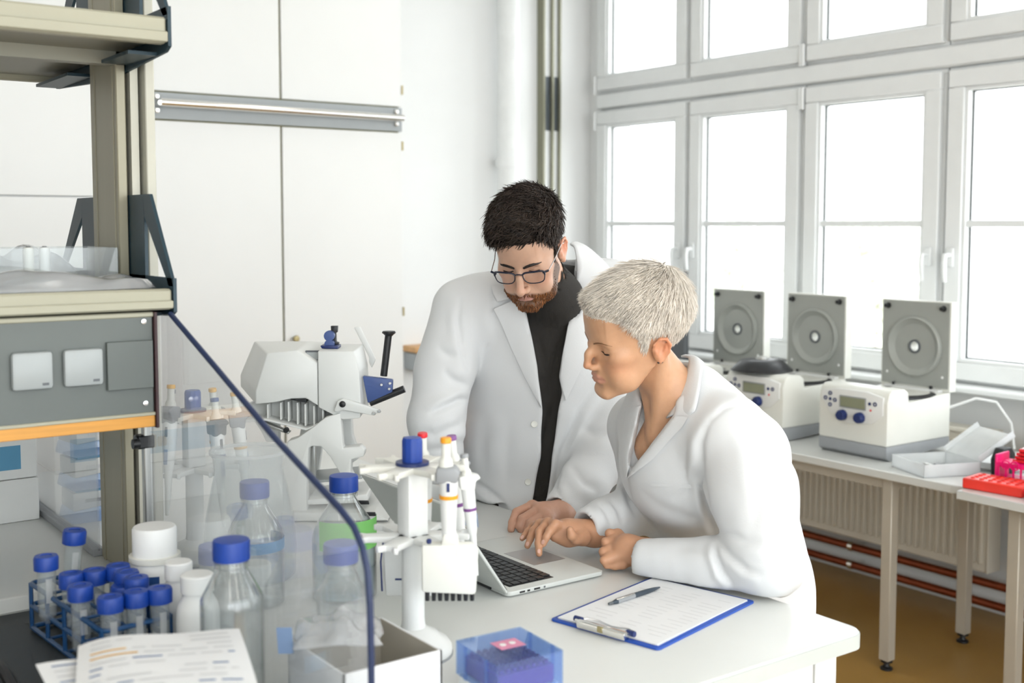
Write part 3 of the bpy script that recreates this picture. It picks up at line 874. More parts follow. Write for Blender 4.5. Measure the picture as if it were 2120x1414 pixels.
MB().lathe([(0, -.068), (.0028, -.067), (.0045, -.058), (.005, -.03), (.005, .01), (.0048, .03), (.0035, .05), (.0015, .066), (0, .068)], (0, 0, 0), 14, ax=(1, 0, 0)).build('barrel', mat('pen_slate', srgb('#3b4651'), .35), pe)
MB().lathe([(.0052, -.055), (.0054, -.05), (.0054, -.012), (.0052, -.008)], (0, 0, 0), 14, ax=(1, 0, 0)).build('grip_band', M_GREYP, pe)
MB().box((-.035, -.004, .0055), (.05, .0035, .002), .0008).build('pocket_clip', M_CHROME, pe)
MB().lathe([(0, -.078), (.0025, -.077), (.0028, -.067), (0, -.066)], (0, 0, 0), 10, ax=(1, 0, 0)).build('push_button', M_GREYD, pe)

# ------------------------------------------------------------------ blue pipette tip box at the front
tb = thing('tip_box', 'clear blue lidded tip box with purple rack inside, nearest the camera', 'tip box', (.972, 1.348, BZ), math.radians(-4))
b = MB(); b.box((0, 0, .02), (.108, .112, .04), .004); b.build('base', M_WHITEP, tb)
M_PURR = mat('tip_rack_purple', srgb('#8a4f9c'), .4)
MB().box((0, 0, .0535), (.094, .098, .027), .002).build('tip_rack', M_PURR, tb)
for i in range(8):
    for j in range(8):
        if i == 0 and j == 0:
            tp = MB().lathe([(.0035, 0), (.0042, 0), (.0042, .006), (.003, .006)], (0, 0, 0), 8).build('tip', M_PURR, tb); tp.location = (-.038, -.04, .066)
        else:
            c = tp.copy(); COL.objects.link(c); c.parent = tb; c.location = (-.038 + i * .0108, -.04 + j * .0114, .066)
b = MB()
x, y, z0, z1, t = .056, .058, .038, .088, .0022
b.bx(-x, x, -y, y, z1 - t, z1); b.bx(-x, -x + t, -y, y, z0, z1 - t); b.bx(x - t, x, -y, y, z0, z1 - t); b.bx(-x + t, x - t, -y, -y + t, z0, z1 - t); b.bx(-x + t, x - t, y - t, y, z0, z1 - t)
li = b.build('lid', M_BLUECLEAR, tb, smooth=0)
for sx in (-1, 1):
    for sy in (-1, 1):
        MB().box((sx * (x + .0005), sy * .03, .062), (.002, .008, .05), .0005).build('lid_rib', M_BLUECLEAR, li)
MB().bx(-.02, .022, -.012, .02, z1, z1 + .0005).build('lid_label', mat('label_pink', srgb('#d88aa8'), .5), li, smooth=0)
for q in (-.008, .008): MB().lathe([(0, .0012), (.005, .0012), (.005, 0)], (q, .004, z1), 12).build('lid_dot', M_WHITEP, li)

# ------------------------------------------------------------------ screw-cap glass bottles
def bottle(name, label, x, y, z, r, h, cap_r=.027, cap_h=.030, liquid=None, band=None, group='blue capped glass bottles'):
    o = thing(name, label, 'bottle', (x, y, z), rng.uniform(0, 6), group=group)
    nr = cap_r * .80
    sh = h - cap_h - .012
    sz = sh - (r - nr) * 1.9 - .008
    prof = [(0, .003), (r * .85, .0), (r, .006), (r, sz), (r * .985, sz + .010), (r * .93, sz + .28 * (sh - sz)), (r * .78, sz + .52 * (sh - sz)), (nr + (r - nr) * .28, sz + .78 * (sh - sz)), (nr * 1.15, sh - .006), (nr, sh), (nr, h - .006)]
    inner = [(max(0, a - .0025), c + .003) for a, c in prof[::-1]]
    inner[-1] = (0, .007)
    MB().lathe(prof + inner, (0, 0, 0), 36).build('glass_body', M_CLEARB, o)
    n = 48
    cp = MB()
    vs = []
    for k, (rr, zz) in enumerate(((cap_r * .985, h - cap_h), (cap_r, h - cap_h + .002), (cap_r, h - .004), (cap_r * .95, h - .001), (cap_r * .6, h), (.0001, h))):
        for i in range(n):
            q = rr * (1 - (.03 if (i % 2 and k in (1, 2)) else 0)); t = 2 * math.pi * i / n
            vs.append((q * math.cos(t), q * math.sin(t), zz))
    cp.add(vs, [(k * n + i, k * n + (i + 1) % n, (k + 1) * n + (i + 1) % n, (k + 1) * n + i) for k in range(5) for i in range(n)])
    cp.build('cap', M_BLUECAP, o)
    MB().lathe([(nr + .001, h - cap_h - .010), (nr + .004, h - cap_h - .010), (nr + .004, h - cap_h - .003), (nr + .001, h - cap_h - .003)], (0, 0, 0), 30).build('pour_ring', M_CLEARB, o)
    if liquid:
        MB().lathe([(0, .006), (r - .004, .007), (r - .0035, liquid), (0, liquid)], (0, 0, 0), 30).build('liquid', M_LIQUID, o)
    if band:
        z0, z1, m, a0, a1 = band
        rows = [[((r + .0006) * math.cos(a0 + (a1 - a0) * i / 24), (r + .0006) * math.sin(a0 + (a1 - a0) * i / 24), zz) for i in range(25)] for zz in (z0, z1)]
        o.rotation_euler.z = 0
        MB().grid(rows).build('label', m, o)
    return o
bottle('glass_bottle', 'large clear blue capped bottle behind the screen, in front of the wide beaker', .859, 1.989, BZ, .052, .230, band=(.105, .125, M_BLUELAB, -2.6, .6))
bottle('glass_bottle', 'clear blue capped bottle in front of the screen, just left of the papers box', .650, 1.592, BZ, .046, .243, band=(.035, .06, M_BLUELAB, -2.4, -1.4))
bottle('glass_bottle', 'blue capped bottle standing behind the white plastic bottles, mostly hidden', .742, 1.892, BZ, .034, .152)
bottle('glass_bottle', 'blue capped bottle with a green label right of the blue screen edge', 1.011, 1.930, BZ, .060, .232, liquid=.13, band=(.10, .155, M_GREENLAB, -2.9, -.35))
bottle('glass_bottle', 'small clear blue capped bottle nearest the screen edge, half filled', .823, 1.583, BZ, .038, .212, liquid=.05)

# wide mouth beaker flask
wf = thing('wide_flask', 'big wide mouthed clear plastic flask behind the bottles', 'flask', (.918, 2.150, BZ))
pr = [(0, .002), (.080, 0), (.088, .008), (.090, .06), (.086, .12), (.072, .19), (.066, .215), (.068, .24), (.074, .250), (.0755, .254)]
MB().lathe(pr + [(max(0, a - .003), c + (.002 if i else -.001)) for i, (a, c) in enumerate(pr[::-1])][:-1] + [(0, .006)], (0, 0, 0), 48).build('flask_body', M_CLEAR, wf)
MB().lathe([(.072, .249), (.077, .250), (.077, .256), (.072, .256)], (0, 0, 0), 48).build('rim', M_FROST, wf)

# ------------------------------------------------------------------ white jar and plastic bottles by the tube rack
M_HDPE = mat('hdpe_white', (0.85, 0.86, 0.85, 1), 0.45, var=0.02)
jr = thing('screw_jar', 'white jar with broad screw lid and blue label beside the tube rack', 'jar', (.652, 1.930, BZ))
MB().lathe([(0, 0), (.040, 0), (.044, .006), (.044, .118), (.040, .130), (.036, .134), (0, .134)], (0, 0, 0), 36).build('jar_body', M_HDPE, jr)
MB().lathe([(.036, .132), (.0425, .133), (.0425, .142), (.034, .143)], (0, 0, 0), 36).build('collar', M_CREAMP, jr)
MB().lathe([(.034, .140), (.0365, .142), (.0365, .186), (.034, .190), (.012, .191), (0, .189)], (0, 0, 0), 36).build('lid', M_HDPE, jr)
MB().grid([[(.0447 * math.cos(-2.75 + 1.0 * i / 20), .0447 * math.sin(-2.75 + 1.0 * i / 20), z) for i in range(21)] for z in (.03, .115)]).build('label', mat('label_navy', srgb('#1d4a86'), .5), jr)
def hdpe(label, x, y, r, h, nr, cap):
    o = thing('plastic_bottle', label, 'bottle', (x, y, BZ), group='white plastic bottles by the tube rack')
    MB().lathe([(0, 0), (r * .9, 0), (r, .006), (r, h * .62), (r * .92, h * .70), (nr, h * .80), (nr, h * .86), (0, h * .86)], (0, 0, 0), 30).build('bottle_body', M_HDPE, o)
    MB().lathe([(nr * 1.0, h * .82), (nr * 1.16, h * .825), (nr * 1.16, h * .985), (nr * 1.05, h), (0, h)], (0, 0, 0), 30).build('cap', M_HDPE, o)
hdpe('white plastic bottle right behind the tube rack corner', .650, 1.812, .031, .158, .019, 1)
hdpe('broad white plastic bottle between tube rack and glass bottle', .652, 1.735, .033, .156, .022, 1)
o = thing('loose_cap', 'small white screw cap lying at the foot of the plastic bottles', 'cap', (.622, 1.705, BZ))
MB().lathe([(0, 0), (.021, 0), (.022, .002), (.022, .040), (.019, .044), (0, .044)], (0, 0, 0), 28).build('cap_shell', M_HDPE, o)

# ------------------------------------------------------------------ blue tube rack and tubes
RK = Vector((.553, 1.922, BZ + .003)); RA = math.radians(5)
rk = thing('tube_rack', 'blue wire tube rack holding blue capped tubes', 'rack', RK, RA)
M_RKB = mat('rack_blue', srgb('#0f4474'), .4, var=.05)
hx, hy = .055, .160
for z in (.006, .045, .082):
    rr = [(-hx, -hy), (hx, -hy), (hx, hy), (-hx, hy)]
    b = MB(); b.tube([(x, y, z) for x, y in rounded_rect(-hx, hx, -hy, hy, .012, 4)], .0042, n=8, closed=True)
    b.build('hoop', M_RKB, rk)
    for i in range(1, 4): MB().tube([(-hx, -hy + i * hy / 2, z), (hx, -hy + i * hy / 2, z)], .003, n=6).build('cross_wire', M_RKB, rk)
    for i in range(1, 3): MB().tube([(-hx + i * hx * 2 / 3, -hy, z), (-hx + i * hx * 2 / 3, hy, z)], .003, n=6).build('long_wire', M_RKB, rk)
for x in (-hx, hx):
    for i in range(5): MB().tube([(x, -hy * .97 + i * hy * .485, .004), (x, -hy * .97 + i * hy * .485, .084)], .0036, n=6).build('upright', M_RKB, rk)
tube_first = [None]
def tube(label, x, y, z, tilt=(0, 0)):
    M = Matrix.Translation((x, y, z)) @ Euler((tilt[0], tilt[1], 0)).to_matrix().to_4x4()
    if tube_first[0] is None:
        o = thing('centrifuge_tube', label, 'tube', (0, 0, 0), group='blue capped tubes in the rack')
        MB().lathe([(0, 0), (.004, .002), (.0145, .016), (.0148, .10), (.0135, .1), (.0132, .017), (0, .004)], (0, 0, 0), 20).build('tube_body', M_CLEAR, o)
        MB().lathe([(.0150, .092), (.0195, .093), (.0198, .112), (.018, .116), (.010, .1165), (.009, .115), (0, .115)], (0, 0, 0), 28).build('cap', M_BLUECAP, o)
        MB().grid([[(.0151 * math.cos(-1.9 + .7 * i / 8), .0151 * math.sin(-1.9 + .7 * i / 8), zz) for i in range(9)] for zz in (.04, .08)]).build('write_panel', M_FROST, o)
        tube_first[0] = o
    else:
        o = copy_tree(tube_first[0]); o['label'] = label
    o.matrix_world = M
cells = []
for px, py, zt, lab in (
    (228, 1228, 1.035, 'blue capped tube in the near row of the rack, leftmost of three'),
    (281, 1217, 1.035, 'blue capped tube in the near row of the rack, middle of three'),
    (330, 1210, 1.035, 'blue capped tube in the near row of the rack, nearest the white bottles'),
    (166, 1205, 1.035, 'blue capped tube in the rack just left behind the near row'),
    (255, 1205, 1.025, 'low blue capped tube in the second row behind the near row'),
    (147, 1180, 1.035, 'blue capped tube in the rack below the tall leaning tube'),
    (196, 1173, 1.035, 'blue capped tube in the third row, left of the dark cluster'),
    (282, 1188, 1.04, 'blue capped tube in the cluster, right hand one'),
    (262, 1176, 1.04, 'blue capped tube in the cluster, middle one'),
    (244, 1163, 1.04, 'blue capped tube in the cluster at the back, beside the aluminium post')):
    p = on_z(px, py + 6, zt)
    tube(lab, p.x, p.y, zt - .116)
p = on_z(150, 1097, 1.075); tube('tall leaning blue capped tube standing highest in the rack', p.x - .004, p.y + .01, 1.075 - .116, (.08, .07))
p = on_z(95, 1150, 1.055); tube('darker blue capped tube at the far left corner of the rack', p.x, p.y, 1.055 - .116)

# ------------------------------------------------------------------ boxes and tip racks under the shelves
o = thing('cardboard_box', 'white box with a blue panel, on top of a plain box under the shelf', 'box', (.485, 2.86, LZ + .098))
MB().box((0, 0, .05), (.36, .22, .10), .002).build('box_body', M_WHITEP, o); MB().bx(-.17, .145, -.1108, -.110, .022, .076).build('panel', mat('panel_sky', srgb('#5d9cc0'), .5), o, smooth=0)
o = thing('cardboard_box', 'plain white box on the ledge, carrying the box with blue panel', 'box', (.485, 2.86, LZ))
MB().box((0, 0, .0485), (.364, .224, .097), .002).build('box_body', M_WHITEP, o)
for i in range(3):
    o = thing('tip_rack', ['lowest clear blue tip rack of the stack under the shelf', 'middle clear blue tip rack of the stack under the shelf', 'top clear blue tip rack of the stack under the shelf'][i], 'tip rack', (.815, 2.82, BZ + .0005 + i * .079), .08 * i, group='stacked tip racks under the shelf')
    MB().prism([(-.075, 0), (.075, 0), (.068, .04), (-.068, .028)], -.055, .055, plane='xz', bev=.003).build('rack_base', M_BLUECLEAR, o)
    MB().prism([(-.068, .029), (.068, .041), (.068, .072), (-.068, .072)], -.05, .05, plane='xz', bev=.003).build('rack_body', M_WHITEP if i else M_FROST, o)
    MB().bx(-.04, .04, -.052, -.0505, .048, .056).build('print', M_INK if i == 0 else M_INKF, o, smooth=0)
    MB().bx(-.06, .055, -.048, .048, .0722, .0775).build('tip_tops', M_YELLOW if i == 2 else M_BLUELAB, o, smooth=0)

# bags and little bottles on the lower shelf
M_BAG = glass('bag_film', tint=(.98, .985, .99, 1), haze=0.38, haze_col=(.97, .98, 1, 1), rough=.15, refl=2.2)
SZ = 1.486
def bag(label, x, y, z, lx, ly, hgt, seed, rz=0.0, name='plastic_bag'):
    r2 = random.Random(seed)
    ph = [r2.uniform(0, 6) for _ in range(8)]
    def hf(u, v, top):
        e = max(0.0, 1 - (abs(u) ** 4)) ** .5 * max(0.0, 1 - (abs(v) ** 4)) ** .5
        n = math.sin(6 * u + ph[0]) * .16 + math.sin(5 * v + ph[1] + 3 * u) * .16 + math.sin(9 * u - 5 * v + ph[2]) * .07 + math.sin(15 * u + 8 * v + ph[3]) * .025
        return hgt * ((.55 + n) * e) if top else 0.0
    N = 26
    rows = []
    for i in range(N + 1):
        u = -1 + 2 * i / N
        rows.append([(lx * u * (1 + .06 * math.sin(5 * v_ + ph[4])), ly * v_ * (1 + .08 * math.sin(4 * u + ph[5])), hf(u, v_, True) + .003) for v_ in [-1 + 2 * j / N for j in range(N + 1)]])
    b = MB(); b.grid(rows); b.grid([[(p[0], p[1], .0015) for p in r] for r in rows])
    o = tag(b.build(name, M_BAG, smooth=60), label, 'bag', 'clear plastic bags')
    o.location = (x, y, z); o.rotation_euler.z = rz
    return o
bag('crumpled clear plastic bag lying along the front of the lower shelf', .49, 2.06, SZ, .20, .062, .040, 3)
bag('clear plastic bag heaped at the back of the lower shelf', .50, 2.43, SZ, .17, .07, .085, 5, .2)
bag('clear plastic bag bunched at the left end of the lower shelf', .30, 2.17, SZ, .10, .06, .06, 9, .4)
tr = thing('shelf_tray', 'shallow grey clear tray holding two small vials on the lower shelf', 'tray', (.55, 2.27, SZ))
b = MB(); b.bx(-.13, .13, -.09, .09, 0, .004); b.bx(-.13, -.127, -.09, .09, 0, .07); b.bx(.127, .13, -.09, .09, 0, .07); b.bx(-.13, .13, -.09, -.087, 0, .07); b.bx(-.13, .13, .087, .09, 0, .07)
b.build('tray_body', M_CLEAR, tr, smooth=0)
for dx, m, lab in ((-.02, M_CREAMP, 'cream vial standing in the shelf tray'), (.008, M_WHITEP, 'white vial standing in the shelf tray')):
    o = thing('vial', lab, 'vial', (.55 + dx, 2.21, SZ + .005), group='vials in the shelf tray')
    MB().lathe([(0, 0), (.009, 0), (.0095, .002), (.0095, .062), (.008, .066), (.005, .067), (.005, .062), (0, .062)], (0, 0, 0), 18).build('vial_body', m, o)
    MB().lathe([(0, .0685), (.004, .0685), (.005, .063), (0, .063)], (0, 0, 0), 12).build('vial_mouth', M_GREYD, o)

# ------------------------------------------------------------------ foreground papers, open box, film bag, cables
px_ = thing('open_box', 'open white cardboard box with grey inside at the front of the bench', 'box', (.790, 1.452, BZ), 0.0)
M_CARDIN = mat('card_inside_grey', srgb('#b9b3a6'), .7); M_CARDW = mat('card_white', (.84, .85, .86, 1), .5)
b = MB(); hx2, hy2, zt = .078, .086, .098
b.bx(-hx2, hx2, -hy2, -hy2 + .003, 0, zt); b.bx(-hx2, hx2, hy2 - .003, hy2, 0, zt); b.bx(-hx2, -hx2 + .003, -hy2, hy2, 0, zt); b.bx(hx2 - .003, hx2, -hy2, hy2, 0, zt)
b.build('wall_panels', M_CARDW, px_, smooth=0)
MB().bx(-hx2 + .003, hx2 - .003, -hy2 + .003, hy2 - .003, .002, .006).build('bottom', M_CARDIN, px_, smooth=0)
b = MB()
for (a, c) in (((-hx2 + .0035, -hy2 + .0035), (hx2 - .0035, -hy2 + .0045)), ((-hx2 + .0035, hy2 - .0045), (hx2 - .0035, hy2 - .0035)), ((-hx2 + .0032, -hy2 + .004), (-hx2 + .0042, hy2 - .004)), ((hx2 - .0042, -hy2 + .004), (hx2 - .0032, hy2 - .004))):
    b.bx(a[0], c[0], a[1], c[1], .006, zt - .0005)
b.build('lining', M_CARDIN, px_, smooth=0)
bag('thin clear film bag draped over the open white box', .775, 1.50, BZ + .099, .062, .050, .040, 21, -.5)
fl = tag(MB().box((0, 0, 0), (.022, .001, .045), .0003).build('bag_tag', mat('tag_blue', srgb('#7d95b8'), .5)), 'small blue printed tag hanging on the film bag', 'tag')
fl.location = (.690, 1.50, BZ + .11); fl.rotation_euler = (.3, 0, -.6)

def curled_sheet(label, x, y, z, lx, ly, rz, curl, seed, lines=True, group='loose printed sheets in front'):
    o = thing('paper_sheet', label, 'paper', (x, y, z), rz, group=group)
    def zz(u, v):
        return curl * (u * u) + .005 * math.sin(3.1 * u + seed) * (v + 1) * .5 + .4 * curl * max(0, v) ** 2
    rows = [[(lx * u, ly * v, zz(u, v)) for v in [-1 + j / 8 for j in range(17)]] for u in [-1 + i / 8 for i in range(17)]]
    b = MB(); b.grid(rows); b.grid([[(p[0], p[1], p[2] + .0006) for p in r] for r in rows])
    b.build('sheet', M_PAPER, o, smooth=80)
    if lines:
        r2 = random.Random(seed)
        for i in range(13):
            v = .86 - i * .135
            u0 = -.85; 
            while u0 < .8:
                ln = r2.uniform(.12, .6); u1 = min(.85, u0 + ln)
                if r2.random() < .78:
                    q = [[(lx * (u0 + (u1 - u0) * k / 6), ly * (v + d), zz(u0 + (u1 - u0) * k / 6, v) + .0012) for k in range(7)] for d in (-.016, .016)]
                    MB().grid(q).build('text_line', (M_INKF, M_INKB, M_YELLOW)[0 if r2.random() < .75 else (1 if r2.random() < .8 else 2)], o, smooth=0)
                u0 = u1 + .07
    return o
PZ = BZ + .129
curled_sheet('large printed sheet curling up nearest the camera at the bottom left', .482, 1.398, PZ + .022, .105, .148, math.radians(-17), -.012, 4)
curled_sheet('second printed sheet poking out under the large sheet at bottom left', .455, 1.385, PZ + .006, .105, .148, math.radians(-5), -.003, 11)
bkx = thing('paper_stack', 'tall white stack of documents under the printed sheets', 'papers', (.475, 1.395, BZ), math.radians(-13))
for i in range(13): MB().box((.004 * (i % 3) - .003, -.003 * (i % 2), .005 + i * .0098), (.20, .28, .0092), .0008).build('booklet', M_PAPER, bkx, smooth=0)
cab = []
for k, (lab, pts) in enumerate((
    ('thick black cable hanging down at the far left edge', [(.30, 2.12, 1.02), (.33, 2.05, .96), (.36, 1.98, .93), (.40, 1.93, .912), (.37, 1.86, .912), (.33, 1.82, .912)]),
    ('black cable looped on the dark mat at bottom left', [(.36, 1.98, .912), (.41, 1.90, .914), (.42, 1.82, .914), (.37, 1.76, .914), (.31, 1.78, .914), (.30, 1.86, .914), (.37, 1.92, .930), (.44, 1.88, .930), (.45, 1.78, .916)]))):
    P_ = [Vector((p[0] - .06, p[1], p[2])) for p in pts]; out = []
    for i in range(len(P_) - 1):
        p0, p1, p2, p3 = P_[max(i - 1, 0)], P_[i], P_[i + 1], P_[min(i + 2, len(P_) - 1)]
        for s in range(8):
            t = s / 8; out.append(.5 * ((2 * p1) + (p2 - p0) * t + (2 * p0 - 5 * p1 + 4 * p2 - p3) * t * t + (3 * p1 - p0 - 3 * p2 + p3) * t ** 3))
    out.append(P_[-1])
    tag(MB().tube(out, .009, n=8).build('power_cable', M_BLACK), lab, 'cable', 'black cables on the mat')

# ------------------------------------------------------------------ pipettes and carousels
def pipette(label, base, ang, rad, z, cap, band=None, collar=M_GREYP, s=1.0, out=.10):
    """hangs in a carousel arm: origin at the collar, leaning out a little"""
    x = base[0] + rad * math.cos(ang); y = base[1] + rad * math.sin(ang)
    o = thing('pipette', label, 'pipette', (x, y, z), ang, group='pipettes hanging in the carousels')
    o.scale = (s, s, s)
    R = Matrix.Rotation(out * -1, 4, 'Y')
    MB().lathe([(0, .048), (.0078, .048), (.0086, .046), (.0086, .041), (.0075, .040), (0, .040)], (0, 0, 0), 16, M=R).build('button', cap, o)
    MB().lathe([(.0072, .041), (.0070, .018), (.0105, .012), (.0115, 0), (.0, 0)], (0, 0, 0), 16, M=R).build('button_stem', M_CREAMP, o)
    MB().prism([(-.017, -.024), (-.017, .004), (.012, .006), (.026, .0), (.028, -.006), (.017, -.010), (.013, -.03)], -.0145, .0145, M=R, plane='xz', bev=.004).build('collar', collar, o)
    bd_ = MB().lathe([(0, -.012), (.0135, -.014), (.0145, -.03), (.0125, -.085), (.0105, -.115), (.009, -.122), (0, -.122)], (0, 0, 0), 18, M=R).build('handle', M_WHITEP, o)
    MB().lathe([(.0085, -.118), (.0068, -.15), (.0048, -.19), (.0034, -.212), (0, -.212)], (0, 0, 0), 14, M=R).build('shaft', M_WHITEP, o)
    MB().box((.0135, 0, -.045), (.0022, .006, .020), .0005, M=R).build('volume_window', M_GREYD, bd_)
    if band is not None:
        MB().lathe([(.0135, -.066), (.0141, -.066), (.0139, -.072), (.0133, -.072)], (0, 0, 0), 18, M=R).build('colour_band', band, bd_)
    MB().box((.0128, 0, -.095), (.0015, .008, .03), .0004, M=R).build('print', M_INKB, bd_)
    return o
def carousel(label, x, y, narm, a0, spinz=0):
    o = thing('pipette_stand', label, 'pipette stand', (x, y, BZ))
    MB().lathe([(0, 0), (.060, 0), (.063, .004), (.063, .014), (.056, .024), (.044, .030), (.040, .036), (.030, .040), (.022, .046), (0, .046)], (0, 0, 0), 44).build('foot', M_WHITEP, o)
    MB().lathe([(.0615, .0), (.0645, .0), (.0645, .003), (.0615, .003)], (0, 0, 0), 44).build('foot_ring', M_GREYP, o)
    MB().lathe([(.021, .036), (.0185, .06), (.018, .20), (.0, .20)], (0, 0, 0), 28).build('column', M_WHITEP, o)
    MB().box((0, 0, .255), (.040, .040, .120), .008, seg=2).build('upper_column', M_WHITEP, o)
    for zz, r1, nm in ((.195, .085, 'lower_arm'), (.308, .080, 'upper_arm')):
        for i in range(narm):
            a = a0 + i * 2 * math.pi / narm
            T = Matrix.Rotation(a, 4, 'Z')
            MB().prism([(.012, -.018), (r1 - .012, -.012), (r1 + .004, -.020), (r1 + .006, -.013), (r1 - .004, -.006), (r1 - .004, .006), (r1 + .006, .013), (r1 + .004, .020), (r1 - .012, .012), (.012, .018)], zz - .005, zz + .005, M=T, plane='xy', bev=.0015).build(nm, M_WHITEP if nm == 'lower_arm' else M_CREAMP, o)
    MB().lathe([(.027, .312), (.027, .318), (0, .319)], (0, 0, 0), 28).build('top_disc', M_NAVY, o)
    n = 40; vs = []
    for rr, zz in ((.0165, .318), (.0165, .352), (.0145, .357), (.0001, .357)):
        for i in range(n):
            q = rr * (1 - (.06 if i % 4 == 0 else 0)); t = 2 * math.pi * i / n; vs.append((q * math.cos(t), q * math.sin(t), zz))
    kb = MB(); kb.add(vs, [(k * n + i, k * n + (i + 1) % n, (k + 1) * n + (i + 1) % n, (k + 1) * n + i) for k in range(3) for i in range(n)])
    kb.build('knob', M_BLUECAP, o)
    return o
c2 = (.962, 1.600); a2 = math.radians(-88)
carousel('white pipette carousel with blue knob standing in front of the laptop', c2[0], c2[1], 6, a2)
hub2 = [('pipette with orange button on the near carousel, facing the laptop', 2, M_ORANGE, M_ORANGE), ('pipette with purple button on the near carousel', 1, M_PURPLE, M_PURPLE),
        ('pipette with red button behind the blue knob of the near carousel', 3, M_RED, None)]
pipette('pipette with purple button behind the orange one on the near carousel', c2, math.radians(8), .088, BZ + .302, M_PURPLE, M_PURPLE, M_GREYP)
pipette('pipette with red button behind the blue knob of the near carousel', c2, math.radians(47), .088, BZ + .302, M_RED, M_ORANGE, M_WHITEP)
pipette('plain white pipette with grey button at the right of the near carousel', c2, math.radians(-26), .088, BZ + .290, M_GREYP, M_PURPLE, M_WHITEP, s=.78)
c1 = (.872, 2.326); a1 = math.radians(-20)
carousel('white pipette carousel with blue knob standing behind the wide flask', c1[0], c1[1], 6, a1)
for i, (lab, cap, band, col) in enumerate((
    ('yellow buttoned pipette at the right of the rear carousel', M_YELLOW, M_YELLOW, M_GREYP),
    ('second yellow buttoned pipette, behind the first on the rear carousel', M_YELLOW, M_YELLOW, M_GREYP),
    ('grey buttoned pipette at the back of the rear carousel', M_GREYP, None, M_GREYP),
    ('grey buttoned pipette standing highest on the rear carousel', M_GREYP, None, M_GREYP),
    ('yellow buttoned pipette at the left of the rear carousel, by the socket panel', M_YELLOW, None, M_GREYP),
    ('blue buttoned pipette at the front of the rear carousel', M_BLUEINST, M_BLUEINST, M_GREYD))):
    pipette(lab, c1, a1 + math.radians(60) * i, .088, BZ + .302 + (.03 if i in (3, 4) else 0), cap, band, col)
# multichannel pipette hanging at the right of the near carousel
mx_, my_ = c2[0] + .088 * math.cos(math.radians(-88)), c2[1] + .088 * math.sin(math.radians(-88))
mc = thing('multichannel_pipette', 'boxy white multichannel pipette with orange button hanging at the front of the near carousel', 'pipette', (mx_, my_, BZ + .112), math.atan2(R_DIR.y, R_DIR.x))
MB().prism([(-.034, .016), (.050, .012), (.054, .082), (.044, .092), (-.034, .092)], -.013, .013, plane='xz', bev=.005).build('head', M_CREAMP, mc)
noz = None
for i in range(8):
    if noz is None:
        noz = MB().lathe([(.0032, 0), (.0040, .017), (0, .017)], (0, 0, 0), 10).build('nozzle', M_BLACK, mc)
    else:
        noz = noz.copy(); COL.objects.link(noz); noz.parent = mc
    noz.location = (-.026 + i * .0100, 0, 0)
MB().prism([(-.004, .09), (.024, .09), (.020, .108), (.0, .108)], -.012, .012, plane='xz', bev=.003).build('neck', M_CREAMP, mc)
hd_ = MB().lathe([(.011, .102), (.0125, .14), (.0145, .19), (.0135, .205), (0, .205)], (.008, 0, 0), 18).build('handle', M_WHITEP, mc)
MB().prism([(-.012, .188), (-.010, .212), (.018, .214), (.026, .205), (.022, .188)], -.0145, .0145, plane='xz', bev=.004).build('collar', M_GREYP, mc)
MB().lathe([(.0072, .249), (.0070, .228), (.0105, .222), (.0115, .212), (0, .212)], (.004, 0, 0), 16).build('button_stem', M_CREAMP, mc)
MB().lathe([(0, .258), (.0078, .258), (.0086, .256), (.0086, .250), (.0075, .249), (0, .249)], (.004, 0, 0), 16).build('button', M_ORANGE, mc)
MB().lathe([(.0142, .168), (.0148, .168), (.0146, .162), (.0138, .162)], (.008, 0, 0), 18).build('colour_band', M_ORANGE, hd_)
MB().box((.008, -.0142, .182), (.005, .002, .014), .0004).build('volume_window', M_NAVY, hd_)
MB().box((.034, -.0135, .080), (.026, .001, .012)).build('label', M_PAPER, mc, smooth=0)
MB().box((-.022, -.014, .098), (.008, .006, .008), .002).build('eject_stud', M_NAVY, mc)
mc2 = thing('multichannel_pipette', 'second white multichannel pipette with blue edged grip left of the carousel column', 'pipette', (1.0, 1.665, BZ + .075), math.radians(-36))
MB().prism([(-.045, .0), (.04, .0), (.04, .11), (-.035, .12), (-.05, .10)], -.012, .012, plane='xz', bev=.005).build('head', M_WHITEP, mc2)
MB().tube([(-.05, -.013, .01), (-.052, -.013, .06), (-.046, -.013, .108), (-.02, -.013, .118)], .0016, n=6).build('edge_line', M_NAVY, mc2)
MB().box((-.02, -.0125, .03), (.016, .001, .003)).build('print', M_NAVY, mc2, smooth=0)

# ------------------------------------------------------------------ white lever instrument at the back of the bench
IN = on_z(650, 1075, BZ) + Vector((0, 0, .001))
ins = thing('plate_press', 'white lever operated lab press with blue bracket and black handles on the bench', 'lab instrument', IN, math.atan2(R_DIR.y, R_DIR.x))
IS = 880.0
def q(cx, cy):
    return ((450 + cx * .3111 - 650) / IS, (1075 - (660 + cy * .3111)) / IS)
M_INST = mat('instrument_white', (0.76, 0.77, 0.745, 1), .4, var=.02)
def plate(name, pts, d0, d1, m=None, par=None, bev=.003):
    return MB().prism([q(*p) for p in pts], d0, d1, plane='xz', bev=bev).build(name, m or M_INST, par or ins)
